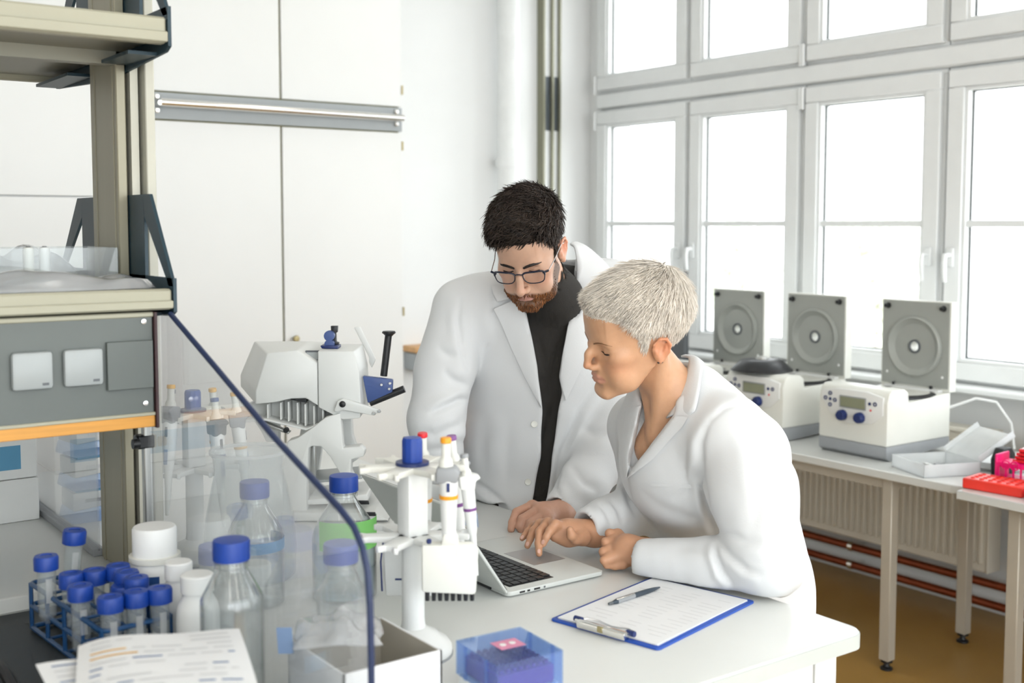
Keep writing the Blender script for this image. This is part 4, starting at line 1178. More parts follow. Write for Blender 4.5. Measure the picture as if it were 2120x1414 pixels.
# hood: front outline and a back outline that reaches further left
fr = [q(*p) for p in ((345, 215), (545, 195), (680, 285), (680, 570), (600, 520), (490, 523), (400, 545), (262, 560), (262, 470))]
bk_ = [q(*p) for p in ((155, 183), (545, 183), (680, 183), (680, 570), (600, 520), (490, 520), (300, 530), (52, 510), (52, 420))]
b = MB(); n = len(fr)
b.add([(x, 0, z) for x, z in fr] + [(x, .17, z) for x, z in bk_], [tuple(range(n)), tuple(range(2 * n - 1, n - 1, -1))] + [(i, (i + 1) % n, n + (i + 1) % n, n + i) for i in range(n)])
bm_ = bmesh.new()
vv = [bm_.verts.new(v) for v in b.v]
for f_ in b.f: bm_.faces.new([vv[i] for i in f_])
bmesh.ops.recalc_face_normals(bm_, faces=bm_.faces)
bmesh.ops.bevel(bm_, geom=list(bm_.edges), offset=.004, segments=2, profile=.5, affect='EDGES')
MB().from_bm(bm_).build('hood', M_INST, ins)
plate('head_block', [(684, 200), (925, 200), (958, 340), (968, 560), (960, 650), (845, 660), (684, 578)], -.004, .16)
MB().bx(*[*(q(590, 0)[0], q(678, 0)[0]), .02, .03], q(0, 270)[1], q(0, 205)[1]).build('dial_window', M_GREYD, ins)
MB().bx(*[*(q(600, 0)[0], q(674, 0)[0]), .017, .02], q(0, 262)[1], q(0, 215)[1]).build('dial_plate', M_SOCKET, ins)
plate('slot', [(495, 525), (600, 518), (600, 545), (560, 540)], -.002, .05, M_BLACK, bev=0)
br = plate('lever_bracket', [(967, 380), (1170, 405), (1166, 490), (1000, 565)], .03, .05, M_BLUEINST)
for p in ((1095, 438), (1152, 428), (1147, 466)):
    c = q(*p); MB().lathe([(0, -.004), (.003, -.004), (.0042, 0)], (c[0], .03, c[1]), 12, ax=(0, 1, 0)).build('bolt', M_STEEL, br)
def rod(name, p0, p1, r, y, m, par=None):
    a, c = q(*p0), q(*p1); return MB().cyl((a[0], y, a[1]), (c[0], y, c[1]), r, n=18).build(name, m, par or ins)
hd = rod('handle', (1100, 390), (1136, 105), .0085, .06, M_BLACK)
c = q(1138, 95); MB().lathe([(0, .004), (.015, .004), (.017, 0), (.012, -.004), (.008, -.008)], (c[0], .06, c[1]), 22).build('handle_flange', M_BLACK, hd)
rod('handle', (1012, 566), (1246, 470), .0088, .04, M_BLACK)
plate('link_arm', [(792, 596), (815, 530), (850, 513), (880, 520), (1100, 588), (1085, 610), (1050, 627), (850, 590), (812, 606)], -.016, -.006)
for p, rr in (((850, 550), .0075), ((1058, 612), .004), ((1093, 597), .004)):
    c = q(*p); MB().lathe([(0, -.005), (rr * .6, -.005), (rr, -.003), (rr, 0)], (c[0], -.016, c[1]), 16, ax=(0, 1, 0)).build('pivot', M_STEEL if rr < .005 else M_BLACK, ins)
plate('lever_back', [(862, 82), (905, 78), (1015, 310), (985, 372), (965, 330), (968, 300)], .16, .168, M_WHITEP)
for p, rr in (((735, 115), .0125), ((735, 172), .0115)):
    c = q(*p); MB().lathe([(0, -.01), (rr, -.009), (rr, .009), (0, .01)], (c[0], .06, c[1]), 22, ax=(0, 1, 0)).build('lock_knob', M_BLUEINST, ins)
plate('lock_post', [(738, 52), (786, 52), (782, 95), (772, 100), (775, 160), (793, 165), (790, 178), (745, 178)], .072, .085, M_BLACK, bev=.001)
plate('lock_base', [(680, 178), (800, 180), (800, 200), (690, 196)], .04, .09, M_NAVY, bev=.001)
# ribbed tray under the hood
plate('tray_back', [(105, 610), (262, 555), (500, 528), (835, 612), (835, 640), (600, 725), (330, 665), (120, 680)], .055, .12)
rb = None
for i, (cx, cyt, cyb) in enumerate(((330, 565, 660), (418, 555, 668), (470, 548, 680), (530, 552, 700), (582, 562, 710), (640, 575, 722), (700, 590, 690))):
    plate('rib', [(cx, cyt), (cx + 10, cyt - 2), (cx + 10, cyb), (cx, cyb)], .012, .056, bev=.0008)
plate('tray_lip', [(105, 668), (330, 655), (600, 722), (830, 625), (835, 640), (600, 735), (330, 670), (115, 685)], .0, .12, bev=.001)
plate('slide_bar', [(300, 672), (490, 745), (480, 758), (300, 700)], -.004, .02, M_ALU, bev=.001)
c = q(470, 727); MB().lathe([(0, -.012), (.006, -.012), (.0065, 0), (0, 0)], (c[0], -.004, c[1]), 14, ax=(0, 1, 0)).build('slide_knob', M_BLACK, ins)
plate('left_strut', [(215, 690), (330, 670), (385, 690), (385, 840), (300, 840), (262, 760)], .05, .08)
# upright frame and base
plate('upright', [(480, 800), (545, 780), (640, 715), (735, 640), (832, 612), (845, 850), (960, 835), (990, 865), (985, 905), (900, 925), (895, 1010), (915, 1050), (840, 1050), (820, 1010), (760, 905), (700, 838), (640, 835), (615, 850), (600, 1110), (600, 1328), (515, 1328), (440, 1325), (440, 1000), (470, 840)], -.01, .03)
plate('upright', [(480, 800), (640, 715), (832, 612), (845, 850), (895, 1010), (840, 1050), (760, 905), (700, 838), (640, 835), (600, 1110), (600, 1328), (440, 1325), (440, 1000)], .16, .19)
plate('base', [(440, 1270), (1060, 1270), (1150, 1318), (1150, 1329), (440, 1329)], -.03, .22)
plate('stage', [(600, 1205), (1000, 1165), (1010, 1190), (1000, 1225), (600, 1240)], .0, .15, M_WHITEP)
plate('stage_plate', [(600, 1090), (950, 1060), (960, 1075), (600, 1108)], .02, .15, M_SOCKET, bev=.001)
for p in ((985, 1200), (1030, 1278)):
    plate('button', [(p[0] - 40, p[1] - 12), (p[0] + 35, p[1] - 12), (p[0] + 42, p[1] + 12), (p[0] - 33, p[1] + 12)], -.036, -.028, M_BLACK, bev=.001)
plate('leg_foot', [(520, 1318), (585, 1318), (585, 1331), (520, 1331)], .0, .03, M_GREYP, bev=.001)
plate('inner_post', [(615, 850), (640, 842), (645, 1100), (612, 1100)], .03, .05, M_ALU, bev=.001)
# ------------------------------------------------------------------ signed distance sculpting for the two people
def A3(p): return np.array(p, dtype=np.float32)

class Field:
    def __init__(self, lo, hi, h):
        self.lo = A3(lo); self.h = h
        self.n = np.ceil((A3(hi) - self.lo) / h).astype(int) + 1
        self.D = np.full(tuple(self.n), 9.0, dtype=np.float32)
    def _sub(self, lo, hi):
        i0 = np.clip(np.floor((A3(lo) - self.lo) / self.h).astype(int), 0, self.n - 1)
        i1 = np.clip(np.ceil((A3(hi) - self.lo) / self.h).astype(int) + 1, 1, self.n)
        if np.any(i1 <= i0): return None, None
        ax = [self.lo[k] + self.h * np.arange(i0[k], i1[k], dtype=np.float32) for k in range(3)]
        sl = tuple(slice(i0[k], i1[k]) for k in range(3))
        G = np.stack(np.meshgrid(*ax, indexing='ij'), -1)
        return sl, G
    def op(self, fn, lo, hi, k=0.0, sub=False, m=None):
        mg = (k + 3 * self.h) if m is None else m
        sl, G = self._sub(A3(lo) - mg, A3(hi) + mg)
        if sl is None: return
        d = fn(G).astype(np.float32)
        a = self.D[sl]
        if sub:
            d = -d
            if k > 0:
                t = np.maximum(k - np.abs(a - d), 0) / k
                self.D[sl] = np.maximum(a, d) + t * t * k * .25
            else: self.D[sl] = np.maximum(a, d)
        else:
            if k > 0:
                t = np.maximum(k - np.abs(a - d), 0) / k
                self.D[sl] = np.minimum(a, d) - t * t * k * .25
            else: self.D[sl] = np.minimum(a, d)
    # primitives
    def cone(self, a, b, ra, rb=None, k=0.01, sub=False):
        rb = ra if rb is None else rb
        a = A3(a); b = A3(b); r = max(ra, rb)
        def fn(G):
            pa = G - a; ba = b - a; l2 = float(ba @ ba) + 1e-12
            t = np.clip((pa @ ba) / l2, 0, 1)
            return np.sqrt(((pa - t[..., None] * ba) ** 2).sum(-1)) - (ra + (rb - ra) * t)
        self.op(fn, np.minimum(a, b) - r, np.maximum(a, b) + r, k, sub)
    def chain(self, pts, rs, k=0.01, sub=False):
        for i in range(len(pts) - 1): self.cone(pts[i], pts[i + 1], rs[i], rs[i + 1], k, sub)
    def ball(self, c, r, k=0.01, sub=False):
        c = A3(c)
        self.op(lambda G: np.sqrt(((G - c) ** 2).sum(-1)) - r, c - r, c + r, k, sub)
    def ell(self, c, r, R=None, k=0.01, sub=False):
        c = A3(c); r = A3(r); R = np.eye(3, dtype=np.float32) if R is None else np.array(R, dtype=np.float32)  # columns = axes
        def fn(G):
            q = (G - c) @ R
            k0 = np.sqrt(((q / r) ** 2).sum(-1)); k1 = np.sqrt(((q / (r * r)) ** 2).sum(-1)) + 1e-9
            return k0 * (k0 - 1) / k1
        e = np.abs(R) @ r
        self.op(fn, c - e, c + e, k, sub)
    def box(self, c, s, R=None, rr=0.005, k=0.01, sub=False):
        c = A3(c); s = A3(s); R = np.eye(3, dtype=np.float32) if R is None else np.array(R, dtype=np.float32)
        def fn(G):
            q = np.abs((G - c) @ R) - (s - rr)
            return np.sqrt((np.maximum(q, 0) ** 2).sum(-1)) + np.minimum(q.max(-1), 0) - rr
        e = np.abs(R) @ s
        self.op(fn, c - e, c + e, k, sub)
    def sample(self, Pn):
        g = (Pn - self.lo) / self.h
        i = np.clip(np.floor(g).astype(int), 0, self.n - 2); f = np.clip(g - i, 0, 1)
        D = self.D; out = 0
        for dx in (0, 1):
            for dy in (0, 1):
                for dz in (0, 1):
                    wgt = (f[:, 0] if dx else 1 - f[:, 0]) * (f[:, 1] if dy else 1 - f[:, 1]) * (f[:, 2] if dz else 1 - f[:, 2])
                    out = out + wgt * D[i[:, 0] + dx, i[:, 1] + dy, i[:, 2] + dz]
        return out
    def grad(self, Pn):
        e = self.h
        g = np.stack([self.sample(Pn + np.eye(3)[k] * e) - self.sample(Pn - np.eye(3)[k] * e) for k in range(3)], -1)
        return g / (np.linalg.norm(g, axis=1, keepdims=True) + 1e-9)
    def mesh(self, smooth=1):
        D = self.D; n = D.shape
        S = D < 0
        c = [S[dx:n[0] - 1 + dx, dy:n[1] - 1 + dy, dz:n[2] - 1 + dz] for dx in (0, 1) for dy in (0, 1) for dz in (0, 1)]
        cnt = sum(x.astype(np.int8) for x in c)
        act = (cnt > 0) & (cnt < 8)
        idx = np.argwhere(act)
        vid = np.full(act.shape, -1, dtype=np.int64); vid[act] = np.arange(len(idx))
        off = [(dx, dy, dz) for dx in (0, 1) for dy in (0, 1) for dz in (0, 1)]
        val = np.stack([D[idx[:, 0] + o[0], idx[:, 1] + o[1], idx[:, 2] + o[2]] for o in off], 1)
        acc = np.zeros((len(idx), 3)); num = np.zeros(len(idx))
        for i, a in enumerate(off):
            for j in range(i + 1, 8):
                b = off[j]
                if sum(abs(a[k] - b[k]) for k in range(3)) != 1: continue
                va, vb = val[:, i], val[:, j]
                m = (va < 0) != (vb < 0)
                t = np.where(m, va / np.where(m, va - vb, 1), 0)
                p = np.array(a)[None] + t[:, None] * (np.array(b) - np.array(a))[None]
                acc += p * m[:, None]; num += m
        V = (idx + acc / num[:, None]) * self.h + self.lo
        Q = []
        for k in range(3):
            u, v = (k + 1) % 3, (k + 2) % 3
            sl0 = [slice(None)] * 3; sl1 = [slice(None)] * 3
            sl0[k] = slice(0, n[k] - 1); sl1[k] = slice(1, n[k])
            E = np.argwhere(S[tuple(sl0)] != S[tuple(sl1)])
            E = E[(E[:, u] > 0) & (E[:, v] > 0) & (E[:, u] < n[u] - 1) & (E[:, v] < n[v] - 1)]
            inside = S[E[:, 0], E[:, 1], E[:, 2]]
            du = np.zeros(3, int); du[u] = 1; dv = np.zeros(3, int); dv[v] = 1
            q = np.stack([vid[tuple((E - a).T)] for a in (du + dv, dv, 0 * du, du)], 1)
            q[~inside] = q[~inside][:, ::-1]
            Q.append(q)
        Q = np.concatenate(Q)
        Q = Q[(Q >= 0).all(1)]
        for _ in range(smooth):
            s = np.zeros_like(V); cn = np.zeros(len(V))
            for a in range(4):
                for b in ((a + 1) % 4, (a + 3) % 4):
                    np.add.at(s, Q[:, a], V[Q[:, b]]); np.add.at(cn, Q[:, a], 1)
            V = V * .5 + .5 * s / np.maximum(cn, 1)[:, None]
        return V, Q
    def march(self, px, py, w0, w1):
        """first surface along the line of sight through photo points"""
        px = np.asarray(px, float); py = np.asarray(py, float)
        d = np.array(F_DIR)[None] + np.outer((px - 1060) / F_PX, np.array(R_DIR)) - np.outer((py - Y_C) / F_PX, np.array(U_DIR))
        C = np.array(CAM); w = np.full(len(px), w0); done = np.zeros(len(px), bool); st = self.h * .7
        for _ in range(int((w1 - w0) / st)):
            v = self.sample(C + d * w[:, None])
            done |= v < 0
            if done.all(): break
            w = np.where(done, w, w + st)
        for _ in range(5):
            v = self.sample(C + d * w[:, None]); w = w + np.clip(v, -st, st) * .7 * done
        return C + d * w[:, None], done

def normals_of(V, Q):
    n = np.cross(V[Q[:, 2]] - V[Q[:, 0]], V[Q[:, 3]] - V[Q[:, 1]])
    N = np.zeros_like(V)
    for k in range(4): np.add.at(N, Q[:, k], n)
    return N / (np.linalg.norm(N, axis=1, keepdims=True) + 1e-12)

def mesh_obj(name, V, Q, m, parent, col=None, smooth=180, mi=None):
    me = bpy.data.meshes.new(name)
    me.vertices.add(len(V)); me.vertices.foreach_set('co', np.asarray(V, np.float32).ravel())
    Q = np.asarray(Q); k = Q.shape[1]
    me.loops.add(Q.size); me.loops.foreach_set('vertex_index', Q.ravel().astype(np.int32))
    me.polygons.add(len(Q))
    me.polygons.foreach_set('loop_start', np.arange(0, Q.size, k, dtype=np.int32))
    me.update(calc_edges=True)
    if col is not None:
        at = me.color_attributes.new('tone', 'FLOAT_COLOR', 'POINT')
        c4 = np.ones((len(V), 4), np.float32); c4[:, :3] = col
        at.data.foreach_set('color', c4.ravel())
    return finish(name, me, m, parent, smooth, mi)

def seg_dist(X, Y, poly):
    """distance and signed side of 2-D points to a polyline"""
    best = np.full(X.shape, 1e9); side = np.zeros(X.shape); par = np.zeros(X.shape)
    L = len(poly) - 1
    for i in range(L):
        ax, ay = poly[i]; bx_, by_ = poly[i + 1]
        dx, dy = bx_ - ax, by_ - ay; l2 = dx * dx + dy * dy + 1e-9
        t = np.clip(((X - ax) * dx + (Y - ay) * dy) / l2, 0, 1)
        ex, ey = X - ax - t * dx, Y - ay - t * dy
        d = np.hypot(ex, ey); s = np.sign(dx * ey - dy * ex)
        m = d < best
        best = np.where(m, d, best); side = np.where(m, s, side); par = np.where(m, (i + t) / L, par)
    return best, side, par

def poly_sdf(X, Y, poly):
    d, _, _ = seg_dist(X, Y, list(poly) + [poly[0]])
    ins = np.zeros(X.shape, bool); n = len(poly)
    for i in range(n):
        x0, y0 = poly[i]; x1, y1 = poly[(i + 1) % n]
        c = (y0 > Y) != (y1 > Y)
        ins ^= c & (X < (x1 - x0) * (Y - y0) / (y1 - y0 + 1e-12) + x0)
    return np.where(ins, -d, d)

def folds(V, N, specs, toward=0.15):
    """press creases into cloth: specs = (polyline in photo points, amplitude m, width px, kind)"""
    px, py, w = project_np(V)
    view = V - np.array(CAM); view /= np.linalg.norm(view, axis=1, keepdims=True)
    face = np.clip(-(N * view).sum(1) / toward, 0, 1)
    disp = np.zeros(len(V))
    for poly, amp, wid in specs:
        xs = [p[0] for p in poly]; ys = [p[1] for p in poly]
        m = (px > min(xs) - 3 * wid) & (px < max(xs) + 3 * wid) & (py > min(ys) - 3 * wid) & (py < max(ys) + 3 * wid)
        if not m.any(): continue
        d, s, t = seg_dist(px[m], py[m], poly)
        x = d / wid
        prof = -.8 * np.exp(-x * x * 2.0) + .75 * np.exp(-((x * s - 1.6) ** 2) * .7) * np.clip(x * 1.2, 0, 1)
        disp[m] += 1.25 * amp * prof * np.sin(np.pi * np.clip(t, 0, 1)) ** .8
    return V + N * (disp * face)[:, None]

def patch(fld, rowsA, rowsB, nu, nv, w0, w1, off, thick, bulge=0.0):
    """cloth flap between two photo polylines, laid on a field's front surface -> grid verts (front, back) and quads"""
    def resample(pl, n):
        pl = np.array(pl, float); s = np.r_[0, np.cumsum(np.hypot(*np.diff(pl, axis=0).T))]; t = np.linspace(0, s[-1], n)
        return np.stack([np.interp(t, s, pl[:, 0]), np.interp(t, s, pl[:, 1])], 1)
    a, b = resample(rowsA, nv), resample(rowsB, nv)
    u = np.linspace(0, 1, nu)[None, :, None]
    G = (a[:, None] * (1 - u) + b[:, None] * u).reshape(-1, 2)
    Pw, ok = fld.march(G[:, 0], G[:, 1], w0, w1)
    # rays that miss follow their neighbours' depth
    if (~ok).any() and ok.any():
        wz = (Pw - np.array(CAM)) @ np.array(F_DIR)
        gi = np.where(ok)[0]
        for i in np.where(~ok)[0]:
            j = gi[np.argmin((G[gi, 0] - G[i, 0]) ** 2 + (G[gi, 1] - G[i, 1]) ** 2)]
            Pw[i] = np.array(P(G[i, 0], G[i, 1], wz[j] + .002))
    wz = ((Pw - np.array(CAM)) @ np.array(F_DIR)).reshape(nv, nu)
    for _ in range(6):   # relax depth so the flap hangs like cloth
        z = wz.copy(); z[1:-1] = (wz[:-2] + wz[2:] + 2 * wz[1:-1]) / 4; wz = np.minimum(z, wz)
        z = wz.copy(); z[:, 1:-1] = (wz[:, :-2] + wz[:, 2:] + 2 * wz[:, 1:-1]) / 4; wz = np.minimum(z, wz)
    uu = np.linspace(0, 1, nu)[None]; vv = np.linspace(0, 1, nv)[:, None]
    o = off + bulge * np.sin(np.pi * uu) * np.ones_like(vv)
    wf = wz - o
    d = np.array(F_DIR)[None] + np.outer((G[:, 0] - 1060) / F_PX, np.array(R_DIR)) - np.outer((G[:, 1] - Y_C) / F_PX, np.array(U_DIR))
    C = np.array(CAM)
    Vf = C + d * wf.reshape(-1, 1); Vb = C + d * (wf + thick).reshape(-1, 1)
    V = np.concatenate([Vf, Vb]); m = nu * nv; Q = []
    for i in range(nv - 1):
        for j in range(nu - 1):
            q = [i * nu + j, (i + 1) * nu + j, (i + 1) * nu + j + 1, i * nu + j + 1]
            Q.append(q); Q.append([x + m for x in q[::-1]])
    rim = [j for j in range(nu)] + [i * nu + nu - 1 for i in range(1, nv)] + [(nv - 1) * nu + j for j in range(nu - 2, -1, -1)] + [i * nu for i in range(nv - 2, 0, -1)]
    for i in range(len(rim)):
        a_, b_ = rim[i], rim[(i + 1) % len(rim)]
        Q.append([a_, b_, b_ + m, a_ + m])
    return V, np.array(Q)

def head_axes(psi, phi, rho):
    """columns: person's right, forward, up in world space; turned psi to photo left, nodding phi, rolled rho"""
    s, c = math.sin(psi), math.cos(psi); sp, cp = math.sin(phi), math.cos(phi)
    X = np.array([-c, 0, -s]); Yv = np.array([-s * cp, -sp, c * cp]); Z = np.array([-s * sp, cp, c * sp])
    Xr = X * math.cos(rho) + Z * math.sin(rho); Zr = Z * math.cos(rho) - X * math.sin(rho)
    B = np.stack([np.array(R_DIR), np.array(U_DIR), -np.array(F_DIR)], 1)
    return B @ np.stack([Xr, Yv, Zr], 1)

def sculpt_head(fem=False, h=0.0021):
    f = Field((-.115, -.135, -.175), (.115, .155, .15), h)
    f.ell((0, -.014, .043), (.073, .094, .086), k=0)
    f.ell((0, .028, .03), (.062, .068, .072), k=.03)
    f.ell((0, .034, -.028 if fem else -.032), (.054 if fem else .057, .060, .074 if fem else .080), k=.03)
    for s in (-1, 1):
        jw = .043 if fem else .052
        jz = .010 if fem else 0
        f.chain([(s * jw, .004, -.05 + jz), (s * jw * .82, .045, -.083 + jz), (s * .014, .082, -.101 + jz * .4)], [.017, .017, .014], k=.022)
        f.ell((s * .044, .062, -.014), (.021, .024, .018), k=.02)
        f.ell((s * .036, .066, -.052), (.022, .02, .026), k=.02)
    f.ell((0, .077 if fem else .080, -.096 if fem else -.100), (.017 if fem else .022, .017, .015), k=.014)
    if not fem:
        f.cone((-.034, .082, .019), (.034, .082, .019), .0125, k=.014)
    else:
        f.cone((-.032, .079, .02), (.032, .079, .02), .012, k=.02)
    f.ell((0, .074, .062), (.048, .026, .034), k=.03)
    for s in (-1, 1):
        f.ell((s * .031, .101, -.001), (.019, .016, .012), k=.012, sub=True)
    # nose
    mz = 0.0 if fem else -.007
    f.chain([(0, .090, .014), (0, .108, -.012), (0, .124 if not fem else .1145, -.034 + mz)], [.0075, .0078 if not fem else .0068, .0102 if not fem else .0074], k=.010)
    for s in (-1, 1):
        f.ell((s * (.0118 if not fem else .0102), .1075 if not fem else .102, -.038 + mz), (.0075 if not fem else .006, .012, .0078 if not fem else .0066), k=.007)
        f.ell((s * .0062, .1125 if not fem else .106, -.0455 + mz), (.0033, .005, .003), k=.002, sub=True)
    f.cone((0, .098, -.038 + mz), (0, .113 if not fem else .105, -.041 + mz), .006, .006, k=.005)
    # mouth mound and lips
    f.ell((0, .083 if fem else .086, -.063 + mz), (.025 if fem else .029, .016, .019), k=.014)
    f.cone((0, .101, -.050 + mz), (0, .100, -.043 + mz), .0025, .002, k=.004, sub=True)
    for s in (-1, 1):
        lf = -.004 if fem else 0.0
        f.chain([(0, .1025 + lf, -.0602 + mz), (s * .010, .1008 + lf, -.0595 + mz), (s * .023, .0905 + lf, -.0645 + mz)], [.0043, .0042, .0022], k=.005)
        f.chain([(0, .1010 + lf, -.0695 + mz), (s * .011, .0990 + lf, -.0690 + mz), (s * .022, .0905 + lf, -.0655 + mz)], [.0050, .0047, .0022], k=.005)
        f.chain([(0, .1085 + lf, -.0643 + mz), (s * .012, .105 + lf, -.0643 + mz), (s * .025, .0945 + lf, -.0655 + mz)], [.0016, .0016, .0012], k=.0025, sub=True)
    f.ell((0, .100, -.082 + mz * .6), (.018, .008, .005), k=.008, sub=True)
    # lowered lids over the eyeballs
    for s in (-1, 1):
        f.ball((s * .031, .0735, .0), .0150, k=.004)
        f.chain([(s * .0175, .083, -.0035), (s * .031, .0895, -.0068), (s * .0445, .082, -.004)], [.0009, .0014, .0009], k=.0015, sub=True)
        f.chain([(s * .018, .0855, .0095), (s * .031, .0885, .0105), (s * .045, .081, .0085)], [.0008, .0012, .0008], k=.003, sub=True)
    # ears
    for s in (-1, 1):
        x = .0695 if fem else .0720; e = .86 if fem else 1.02
        def q(dx, y, z): return (s * (x + dx * .9), -.012 + (y + .010) * e, -.008 + (z + .006) * e)
        f.ell(q(.003, -.010, -.010), (.009, .019 * e, .030 * e), k=.006)
        f.chain([q(.004, .008, -.006), q(.010, .007, .010), q(.014, -.006, .022), q(.0165, -.021, .019), q(.0165, -.029, .004), q(.013, -.026, -.014), q(.008, -.014, -.030)],
                [.0026, .003, .0034, .0036, .0036, .0034, .004], k=.003)
        f.ell(q(.016, -.010, -.001), (.0078, .012 * e, .018 * e), k=.004, sub=True)
        f.chain([q(.0125, -.022, .006), q(.0115, -.019, -.010), q(.009, -.009, -.020)], [.0026, .003, .0026], k=.003)
        f.ell(q(.009, -.005, -.030), (.005, .0065, .0085), k=.004)
        f.ell(q(.008, .004, -.010), (.004, .003, .006), k=.003)
    return f

def hair_locks(roots, nrm, comb, length, rad, rs, wave=0.0, lift=.35, seg=6, sides=3, grav=(0, 0, 0), jit=.16):
    """tapered strands as thin 3-sided tubes; arrays per root"""
    n = len(roots)
    d = comb + nrm * lift + rs.normal(0, jit, (n, 3)); d /= np.linalg.norm(d, axis=1, keepdims=True)
    side = np.cross(d, nrm); side /= np.linalg.norm(side, axis=1, keepdims=True) + 1e-9
    ph = rs.uniform(0, 6.28, n); curl = rs.normal(0, 1, n)
    pts = [roots - nrm * .002]
    cur = roots - nrm * .002; dd = d.copy(); stp = length / seg
    for i in range(seg):
        t = (i + 1) / seg
        dd = dd - nrm * (lift * .55 * t)[..., None] * .55 if np.ndim(lift) else dd - nrm * (lift * .30 * t)
        dd = dd + side * (wave * np.sin(ph + t * 5.0) * .5 + curl * wave * .2)[:, None] + np.array(grav) * .2
        dd /= np.linalg.norm(dd, axis=1, keepdims=True)
        cur = cur + dd * stp[:, None]; pts.append(cur)
    Pn = np.stack(pts, 1)                                   # n, seg+1, 3
    prof = np.array([.8, 1.0, 1.0, .92, .75, .5, .12])[:seg + 1]
    T = np.gradient(Pn, axis=1); T /= np.linalg.norm(T, axis=2, keepdims=True) + 1e-9
    U = np.cross(T, nrm[:, None, :]); U /= np.linalg.norm(U, axis=2, keepdims=True) + 1e-9
    W = np.cross(T, U)
    R = rad[:, None] * prof[None]
    ring = [Pn + (U * math.cos(a) * 1.25 + W * math.sin(a) * .8) * R[..., None] for a in np.arange(sides) * 2 * math.pi / sides]
    V = np.stack(ring, 2).reshape(-1, 3)                     # n, seg+1, sides
    base = (np.arange(n) * (seg + 1) * sides)[:, None]
    q = []
    for i in range(seg):
        for k in range(sides):
            q.append([i * sides + k, i * sides + (k + 1) % sides, (i + 1) * sides + (k + 1) % sides, (i + 1) * sides + k])
    Q = (base[:, None, :] + np.array(q)[None].reshape(1, -1, 4)).reshape(-1, 4)
    return V, Q

def hand(fld, wrist, palm, knuckles, fingers, thumb, rp=.013, rf=.0088, k=.008):
    """grow a hand into a field: palm from wrist to knuckle row, every finger its own chain"""
    wrist = A3(wrist)
    for kn in knuckles:
        fld.cone(wrist * .25 + A3(palm) * .75, kn, rp, rf * 1.22, k=.012)
        fld.cone(wrist, A3(palm), rp * 1.55, rp * 1.35, k=.012)
    for i in range(len(knuckles) - 1):
        fld.cone(knuckles[i], knuckles[i + 1], rf * 1.15, rf * 1.15, k=.007)
    for i, fg in enumerate(fingers):
        sc = (1.0, 1.04, .98, .85)[i % 4]
        pts = [knuckles[i]] + list(fg)
        rs = [rf * 1.15 * sc, rf * 1.05 * sc, rf * .95 * sc, rf * .80 * sc][:len(pts)]
        fld.chain(pts, rs, k=.0025)
    fld.chain(thumb, [rp * 1.25, rf * 1.25, rf * 1.12, rf * .9][:len(thumb)], k=.006)
# ------------------------------------------------------------------ skin and hair materials
M_SKIN = mat('skin', (.7, .45, .33, 1), .45, attr='tone', var=.05, scale=60, bump=.12, bscale=260, sss=.10)
M_HAIRD = mat('hair_dark_brown', srgb('#231b18'), .5, attr='tone', var=.25, scale=90, spec=.3)
M_HAIRB = mat('hair_platinum', srgb('#d8d0c4'), .42, attr='tone', var=.12, scale=90, spec=.5)
M_BEARD = mat('beard_ginger', srgb('#7a4420'), .45, attr='tone', var=.25, scale=90)
M_COAT = mat('coat_white_cotton', (.74, .75, .757, 1), .8, var=.02, scale=7, bump=.12, bscale=420, sheen=.15)
M_TEE = mat('tshirt_dark', srgb('#2b2825'), .85, var=.08, bump=.2, bscale=500)
M_TROUS = mat('trousers_dark', srgb('#23252c'), .85, var=.08, bump=.2, bscale=500)
M_SHOE = mat('shoe_leather', srgb('#1a1614'), .4)

def skin_tone(V, base, lips, fem):
    """base colour per head vertex: cheeks, nose and ears redder, lips, brows"""
    n = len(V); c = np.tile(np.array(base, np.float32), (n, 1))
    def blend(w, col):
        nonlocal c
        w = np.clip(w, 0, 1)[:, None]; c = c * (1 - w) + np.array(col, np.float32)[None] * w
    g = lambda p, r: np.exp(-(((V - np.array(p)) / np.array(r)) ** 2).sum(1))
    red = np.array(base) * np.array([1.04, .74, .68])
    for s in (-1, 1):
        blend(.45 * g((s * .045, .07, -.03), (.025, .03, .022)), red)
        blend(.85 * g((s * .088, -.012, -.002), (.014, .03, .034)), np.array(base) * np.array([1.08, .66, .56]))
    blend(.5 * g((0, .118, -.036), (.016, .014, .014)), red)
    # lips
    xl = np.abs(V[:, 0]); zc = (-.0645 if fem else -.0715) - 0.0 * xl
    lipw = np.clip(1.25 - np.sqrt((V[:, 0] / .0245) ** 2 + ((V[:, 2] - zc) / .0098) ** 2), 0, .25) * 4 * (V[:, 1] > .086)
    blend(lipw * (.6 if fem else .8), lips)
    return c
HDV = {}
def make_head(root, fem, origin, ang, sc, base, lips, hairline, hair_col, vol, brow_col):
    """head mesh placed in the world; returns pieces for the body mesh plus local data for hair"""
    f = sculpt_head(fem)
    V, Q = f.mesh(2)
    N = normals_of(V, Q)
    B = head_axes(*ang) * sc
    o = np.array(origin)
    tow = lambda X: X @ B.T + o
    col = skin_tone(V, base, lips, fem)
    mask = V[:, 2] - np.interp(V[:, 1], hairline[0], hairline[1])
    ear = (np.abs(V[:, 0]) > .0715) & (V[:, 1] > -.034) & (V[:, 1] < .014) & (V[:, 2] < .0255)
    mask[ear] = -1
    hm = np.clip(mask / .006, 0, 1)[:, None]
    col = col * (1 - hm * .85) + np.array(hair_col)[None] * hm * .85
    return f, V, Q, N, tow, col, mask, B

